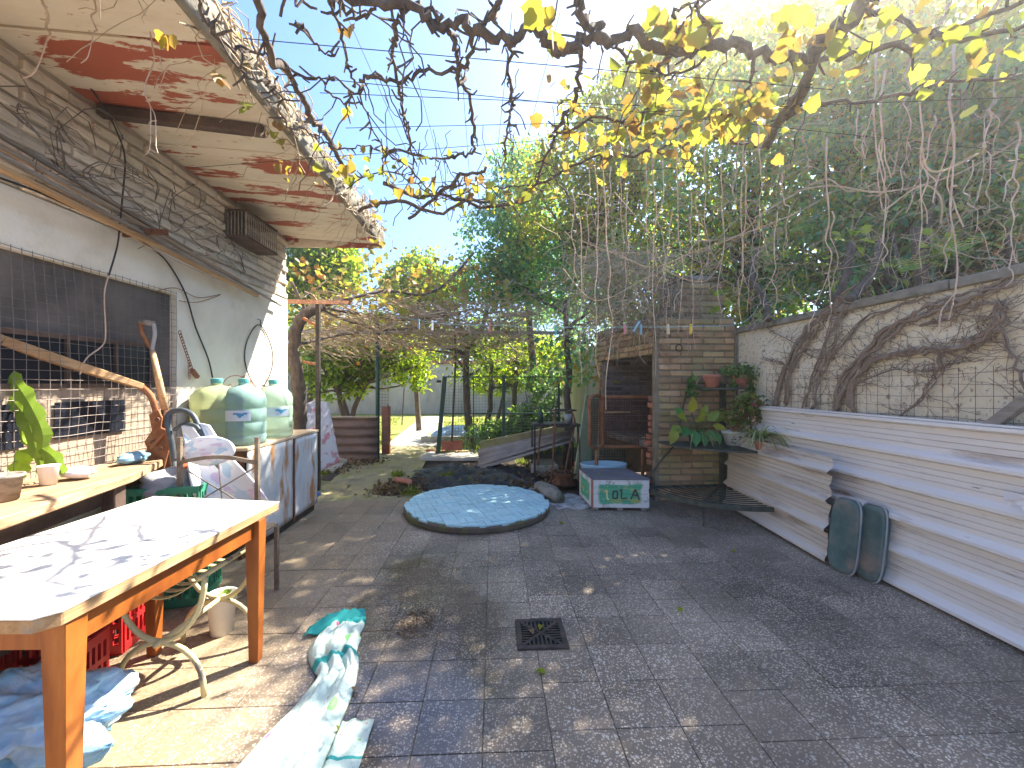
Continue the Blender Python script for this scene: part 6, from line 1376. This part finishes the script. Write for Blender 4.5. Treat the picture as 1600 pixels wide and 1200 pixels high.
# dead twig thicket over the barbecue
tw_ = MB()
for k in range(1300):
    c = at(rv.gauss(985,55), rv.uniform(385,520), rv.uniform(4.4,5.6)); tw_.tube(wob(c, c+Vector((rv.gauss(0,.2),rv.gauss(0,.15),rv.gauss(-.12,.16))), 4, .02, rv), rv.choice((.0025,.003,.004)), 3, False)
tag(obj('twig_thicket', tw_, m_twig, None, loc=tuple(at(985,450,5))), kind='stuff', label='brown dead twig thicket hanging over the brick barbecue', cat='twigs')
# stems on the right wall
ws = thing('wall_creeper', 'bare woody creeper stems clinging to the cream wall', 'creeper', (XR,2.6,1.1)); fine = MB()
def wstem(pts, r0, r1):
    p = smoothpath([atX(a,b,XR-.025) for a,b in pts], 5); n = len(p); p = [v+Vector((rv.uniform(-.008,.004),rv.gauss(0,.008),rv.gauss(0,.008))) for v in p]
    for st_ in range(3):
        ph = rv.uniform(0,6.28); o_ = [Vector((-.006*st_, (r0+.004)*.9*math.sin(i*.37+ph+2.1*st_), (r0+.004)*.9*math.cos(i*.29+ph+2.1*st_))) for i in range(n)]
        obj('stem', MB().tube([p[i]+o_[i] for i in range(n)], [(r0+(r1-r0)*i/n)*(.62,.42,.34)[st_]*(1+.2*rv.random()) for i in range(n)], 6), m_wstem, ws, smooth=True)
    for i in range(1,n-1):
        for _ in range(3):
            if rv.random() < .55:
                a = p[i]; an = rv.uniform(-.6,3.7); L = rv.uniform(.05,.32); b = Vector((XR-.012, a.y+L*math.cos(an), min(1.84, a.z+L*math.sin(an)*.8)))
                fine.tube(wob(a, b, 5, .012, rv), [.003,.0027,.0024,.002,.0017,.0014], 3)
for pts,r0,r1 in (([(1213,634),(1222,580),(1245,535),(1290,490),(1330,462)],.022,.012),([(1228,634),(1240,570),(1270,520),(1300,480),(1345,448)],.020,.012),([(1310,645),(1318,600),(1345,555),(1385,525),(1430,500),(1480,475),(1540,452),(1590,435)],.030,.014),([(1328,645),(1335,600),(1370,560),(1400,548),(1450,547),(1500,548),(1530,530),(1555,500),(1575,470)],.022,.014),
    ([(1258,636),(1270,590),(1290,540),(1305,500),(1318,470)],.014,.008),([(1272,638),(1282,590),(1300,545),(1310,505),(1322,480),(1360,445)],.012,.008),([(1558,478),(1575,530),(1592,580),(1612,640)],.010,.008),([(1405,655),(1450,610),(1470,575),(1472,550)],.008,.005),([(1440,505),(1480,500),(1520,480),(1560,470)],.010,.006),([(1190,560),(1215,565),(1240,580)],.006,.004),([(1185,505),(1215,520),(1250,540),(1270,560)],.006,.004),([(1340,600),(1400,575),(1450,580),(1500,560),(1590,500)],.005,.004),([(1300,560),(1340,510),(1400,480),(1450,462)],.010,.006)): wstem(pts,r0,r1)
for k in range(100):
    a = atX(rv.uniform(1180,1600), rv.uniform(470,640), XR-.012)
    if 1.0 < a.z < 1.82: an = rv.uniform(0,6.28); L = rv.uniform(.08,.4); fine.tube(wob(a, Vector((XR-.01,a.y+L*math.cos(an)*.8,max(1.0,min(1.84,a.z+L*math.sin(an))))), 5, .015, rv), .0016, 3)
tag(obj('fine_stems', fine, m_wstem, ws), kind='stuff')
for pts in ([(1325,470,2.9),(1345,450,3),(1365,420,3.1),(1375,380,3.2)],[(1200,500,4),(1195,470,4.2),(1175,430,4.4),(1185,390,4.5)],[(1300,470,3.3),(1320,440,3.3),(1330,380,3.4)]): obj('stem', MB().tube(smoothpath([at(*q) for q in pts],4), .03, 8), m_bark, ws, smooth=True)
# trees behind the right wall and barbecue
tree('ivy_tree', 'dense ivy covered tree behind the right end of the wall', (3.6,2.3,-.05), [B(1560,300,3.6,95,120,.5),B(1640,200,3.6,110,140,.5),B(1520,200,3.8,90,110,.6),B(1600,380,3.4,70,60,.3),B(1490,360,3.7,60,70,.4)], 12000, .068, L_ivy, seed=3, extra=(L_pot,2600,.075))
tree('evergreen_tree', 'dark teal evergreen shrub tree directly above the cream wall', (3.7,3.3,-.05), [B(1400,330,4.2,95,110,.6),B(1330,240,4.6,90,110,.7),B(1440,200,4.2,90,120,.7),B(1300,380,4.6,80,70,.5),B(1380,420,4.2,70,40,.4),B(1250,420,5.2,60,60,.5),B(1480,400,3.8,60,50,.4),B(1250,480,4.6,90,60,.35),B(1400,450,3.9,90,50,.3),B(1330,420,4.9,80,70,.4)], 16000, .066, L_ever, seed=5, trunks=[[(3.7,3.3,-.05),(3.65,3.35,1.6),(3.5,3.3,2.6)],[(3.75,3.4,-.05),(3.8,3.7,1.5),(3.9,3.9,3)]], extra=(L_yel,2600,.065))
tree('laurel_tree', 'blue green laurel behind the chimney', (3.4,5.0,-.05), [B(1180,260,5.4,90,110,.7),B(1120,330,5.8,90,80,.6),B(1230,330,5.2,80,90,.6),B(1090,240,6.0,80,90,.7),B(1220,180,5.4,90,80,.6),B(1180,420,5.4,60,60,.4),B(1010,430,6.6,80,70,.5),B(1190,500,5.6,50,50,.3),B(1080,400,6.4,70,60,.5)], 14000, .070, L_ivy, seed=8, extra=(L_yel,2400,.075))
tree('tall_yellowing_tree', 'tall tree with yellowing crown top against the sky', (2.6,7.2,-.05), [B(930,260,7.4,85,90,.8),B(1000,200,7.2,90,90,.8),B(870,320,7.6,75,70,.7),B(1050,130,7.0,90,80,.8),B(960,350,7.2,85,60,.6),B(1140,100,6.6,100,70,.8)], 17000, .085, L_yel, seed=11, r0=.1)
tree('dark_fir', 'dark bushy tree rising behind the far pergola', (1.1,9.3,-.05), [B(820,330,9.0,55,90,.7),B(790,400,9.0,60,70,.7),B(850,420,8.6,75,60,.6),B(820,270,9.2,30,45,.4),B(900,420,8.0,70,70,.6),B(760,440,9.0,45,40,.5)], 15000, .085, L_ever, seed=14, r0=.1, extra=(L_yel,2500,.08))
tree('golden_tree', 'golden leaved tree rising highest at the right', (4.6,4.6,-.05), [B(1300,110,4.7,110,80,.7),B(1440,70,4.3,120,80,.7),B(1580,80,4.0,110,80,.7),B(1380,0,4.6,130,60,.6),B(1550,-10,4.2,130,60,.6),B(1220,70,5.4,70,60,.6)], 9000, .075, L_yel, seed=19, r0=.1)
tree('dark_bush', 'dense shaded bush directly behind the barbecue chimney', (3.1,6.3,-.05), [B(1000,455,7.5,90,60,.5),B(1085,430,7.0,85,70,.5),B(1185,470,5.6,55,60,.35),B(940,430,7.8,60,60,.5),B(1150,400,6.2,60,60,.4)], 13000, .075, L_ivy, seed=47)
# climber trunk at the shed corner and the far pergola
pv = thing('pergola_vine', 'old vine trunk at the shed corner spreading twigs over the far pergola', 'grape vine', tuple(at(468,700,5.4)))
q = [at(475,745,5.35),at(470,690,5.35),at(468,640,5.3),at(465,590,5.3),at(458,545,5.3),at(465,510,5.3),at(482,488,5.35),at(505,478,5.5)]; q[0].z = -.05
p = smoothpath(q,5); obj('trunk', MB().tube([v+Vector((rv.gauss(0,.008),rv.gauss(0,.008),0)) for v in p], [.085*(1-.3*i/len(p))*(1+.15*rv.random()) for i in range(len(p))], 9), m_bark, pv, smooth=True)
mb = MB(); YP = []
for k in range(1300):
    px, d = rv.uniform(452,800), rv.uniform(5.6,9.5); z = rv.gauss(2.28,.20)+.0*(d-5.6); py = 600-(z-H)*F/d
    c = at(px,py,d); an = rv.gauss(0,.5); L = rv.uniform(.25,.9); mb.tube(wob(c, c+Vector((L*math.cos(an),L*math.sin(an)*.8,rv.gauss(-.03,.16))), 5, .05, rv), rv.choice((.003,.004,.006,.009)), 3, False)
    if rv.random() < .55: YP.append(tuple(c+Vector((rv.gauss(0,.1),rv.gauss(0,.1),rv.uniform(-.02,.28)))))
tag(obj('canes', mb, m_twig, pv), kind='stuff')
mb = MB()
for pts in ([(500,480,5.5),(560,490,6),(640,500,6.5),(720,490,7)],[(500,480,5.5),(540,500,6.2),(600,515,7),(660,512,8)],[(505,478,5.5),(600,455,6),(660,460,6.3),(700,440,6.6),(740,395,6.8)],[(460,540,5.3),(520,525,6),(560,520,6.4)],[(480,490,5.4),(470,470,5.3),(455,440,5.2)]): mb.tube(smoothpath([at(*a) for a in pts],5), .022, 7)
tag(obj('limbs', mb, m_bark, pv, smooth=True), kind='stuff')
YP += [tuple(at(rv.gauss(640,85), rv.gauss(440,22), rv.uniform(6,9))) for _ in range(700)]
leafcloud('leaves', np.array(YP), .08, L_grape, pv, 7, .95, lobed=True)
pg = MB()
for px,d in ((455,9.4),(800,9.4),(800,5.7)): pass
tag(obj('pergola_beam', MB().bar(at(470,518,7.2),at(880,520,7.2),.05,.05), m_wgrey, None, loc=tuple(at(650,518,7.2))), 'thin grey beam carrying the far pergola over the garden opening', 'beam')
# citrus trees
def oranges(t, spots, r=.042):
    me = mesh('orange', MB().lathe((0,0,0), [(0,-1*r),(.5*r,-.87*r),(.87*r,-.5*r),(r,0),(.87*r,.5*r),(.5*r,.87*r),(0,r)], 10), m_orange, True)
    for q in spots: inst('orange', me, t, q)
t = tree('orange_tree', 'orange tree with several thin trunks behind the low sheet fence', (at(545,690,9.4).x,at(545,690,9.4).y,-.05), [B(560,545,9.4,55,40,.7),B(620,560,9.6,50,42,.7),B(520,540,9.2,45,40,.6),B(645,580,9.6,28,28,.4),B(590,520,9.6,60,28,.6),B(540,600,9.4,45,22,.4),B(490,560,9.6,28,60,.4)], 9500, .085, L_cit, seed=23, r0=.07,
   trunks=[[at(545,672,9.4),at(532,630,9.4),at(528,600,9.4),at(522,560,9.4)],[at(550,672,9.4),at(553,640,9.4),at(570,605,9.3),at(590,580,9.3)],[at(547,668,9.4),at(535,625,9.4),at(515,590,9.3),at(510,560,9.3)]], extra=(L_lime,2600,.085))
oranges(t, [at(px,py,8.85) for px,py in ((590,508),(590,595-60),(592,540),(665,537),(680,534),(605,545),(610,546),(548,552),(556,549),(605,525),(560,568),(540,530),(575,520),(640,545))])
t = tree('lemon_tree', 'tall fruiting citrus tree rising behind the shed corner', (at(480,690,10.5).x,at(480,690,10.5).y,-.05), [B(500,420,10.5,55,50,.8),B(470,440,10.3,45,60,.7),B(530,425,10.6,35,40,.6),B(510,385,10.6,40,25,.6)], 9500, .10, L_cit, seed=29, r0=.09, extra=(L_lime,2200,.1))
oranges(t, [at(px,py,9.6) for px,py in ((473,405),(478,410),(461,420),(476,424),(482,420),(495,417),(474,435),(483,433),(488,436),(500,431),(505,433),(466,428),(485,440),(540,443),(490,452),(497,428))], .06)
t = tree('small_citrus', 'smaller yellow green citrus tree in the middle distance', (at(655,690,11.5).x,at(655,690,11.5).y,-.05), [B(655,430,11.5,40,30,.7),B(630,455,11.5,35,25,.6),B(690,450,11.5,35,25,.6),B(660,470,11.4,50,20,.6)], 5500, .10, L_cit, seed=31, r0=.08, extra=(L_lime,2200,.1))
oranges(t, [at(671,415,11.0),at(594,424,11.0),at(640,440,11.0)], .06)
# dark trunks and greenery beyond the gate
for k,(px,py0,py1,d,r,lab) in enumerate(((735,700,520,8.6,.075,'forked pruned trunk right behind the garden gate'),(757,700,560,9.4,.06,'leaning pale trunk behind the gate, right of the forked one'),(800,700,540,9.8,.06,'thin dark trunk standing behind the right fence panel'),(885,720,470,6.6,.055,'straight dark trunk rising beside the barbecue'))):
    b = at(px,py0,d); b.z = -.05; t = thing('bare_tree', lab, 'tree', tuple(b)); top = at(px+(-8,12,6,-2)[k],py1,d)
    obj('trunk', MB().tube(wob(b,top,7,.02,rv), [r*(1.2-.5*i/7) for i in range(8)], 8), m_bark, t, smooth=True); mb = MB()
    for j in range(6): 
        s = b.lerp(top,rv.uniform(.55,1)); mb.tube(wob(s, s+Vector((rv.gauss(0,.5),rv.gauss(0,.3),rv.uniform(.1,.6))),6,.04,rv), [r*.45*(1-.13*i) for i in range(7)], 5)
    if k == 0: mb.tube([top+Vector((0,0,-.45)), top+Vector((-.25,0,-.35))], .06, 7).tube([top+Vector((0,0,-.4)),top+Vector((.35,0,.1)),top+Vector((.45,0,.5))],.045,6)
    obj('branches', mb, m_bark, t)
    leafcloud('leaves', np.array([tuple(at(px+rv.gauss(10,30),rv.uniform(520,600),d+rv.gauss(0,.4))) for _ in range(420)]), .09, (L_cit,L_lime,L_yel,L_ivy)[k], t, k)
tree('garden_bush', 'bright low bush filling the space behind the fence panel', (at(770,690,10).x,at(770,690,10).y,-.05), [B(800,540,11,50,25,.6),B(770,600,10.5,35,20,.5),B(820,585,10.5,40,25,.5),B(845,555,10,40,30,.5)], 3800, .09, L_lime, seed=37, r0=.05, cat='bush')
tree('low_shrub', 'green ground shrub growing through the fence panel bottom', (at(810,680,8.4).x,at(810,680,8.4).y,-.05), [B(800,668,8.3,55,16,.3),B(840,655,8.4,35,22,.3),B(760,672,8.4,35,10,.3),B(850,610,8.6,30,30,.3)], 4200, .07, L_pot, seed=41, r0=.03, cat='shrub')
tree('far_hedge', 'greenery above the far wall closing the view', (-3,20.5,-.05), [B(700,540,21,90,28,1),B(800,530,21,110,40,1),B(590,545,21,80,22,1),B(480,540,21,90,50,1),B(900,520,21,100,60,1)], 9000, .2, L_ever, seed=43, r0=.12, cat='hedge', extra=(L_yel,2500,.2))
# small leafy sprigs on the wall top and ferns
for k,(px,py,d,lab) in enumerate(((1455,380,2.9,'bright sprig of broad leaves hanging above the wall'),(1210,388,3.9,'lime sprig of vine leaves left of the wall top'),(1330,375,3.1,'pair of heart shaped leaves over the wall centre'),(1120,470,4.2,'yellow green creeper sprig on the chimney ledge'))):
    c = at(px,py,d); t = thing('leaf_sprig', lab, 'sprig', tuple(c)); mb = MB(); st_ = MB()
    for j in range(9):
        dd = Vector((rv.gauss(0,1),rv.gauss(-.5,.6),rv.gauss(-.2,.7))); q = c+dd.normalized()*.07; mb.leaf(q, dd, (rv.gauss(0,.4),-1,.8), .085, .07, .15); st_.tube([c+Vector((0,0,.12)),c,q],.003,3)
    obj('leaves', mb, L_lime, t); obj('stems', st_, m_twig, t)
for k,(px,py,d,lab) in enumerate(((1420,425,2.95,'feathery fern on the wall coping at right'),(1500,395,2.7,'second fern further right on the wall coping'))):
    c = at(px,py,d); t = thing('fern', lab, 'fern', tuple(c)); 
    for j in range(7):
        a = 2*PI*j/7; mb = MB(); q = Vector(c); dd = Vector((math.cos(a),math.sin(a),.9)).normalized()
        for i in range(14):
            q = q+dd*.022; dd = (dd+Vector((0,0,-.1))).normalized(); s = dd.cross(Vector((0,0,1))).normalized(); L = .065*(1-i/15)
            for sg in (-1,1): mb.add([q-dd*.006,q+s*sg*L+dd*.01,q+dd*.008],[(0,1,2)])
        obj('frond', mb, L_ivy, t)
# ================================================================ AIR: thin volume added to imitate lens glare and lift the shade
hm = bpy.data.materials.new('glare_haze'); hm.use_nodes = True; hn = hm.node_tree; hn.nodes.clear()
hv = hn.nodes.new('ShaderNodeVolumePrincipled'); hv.inputs['Density'].default_value = .0075; hv.inputs['Anisotropy'].default_value = .82; hv.inputs['Color'].default_value = (.98,.96,.93,1)
ho = hn.nodes.new('ShaderNodeOutputMaterial'); hn.links.new(hv.outputs[0], ho.inputs['Volume'])
tag(obj('glare_haze', MB().box(-31,31,-21,61,-1.4,8.0), hm), kind='stuff')
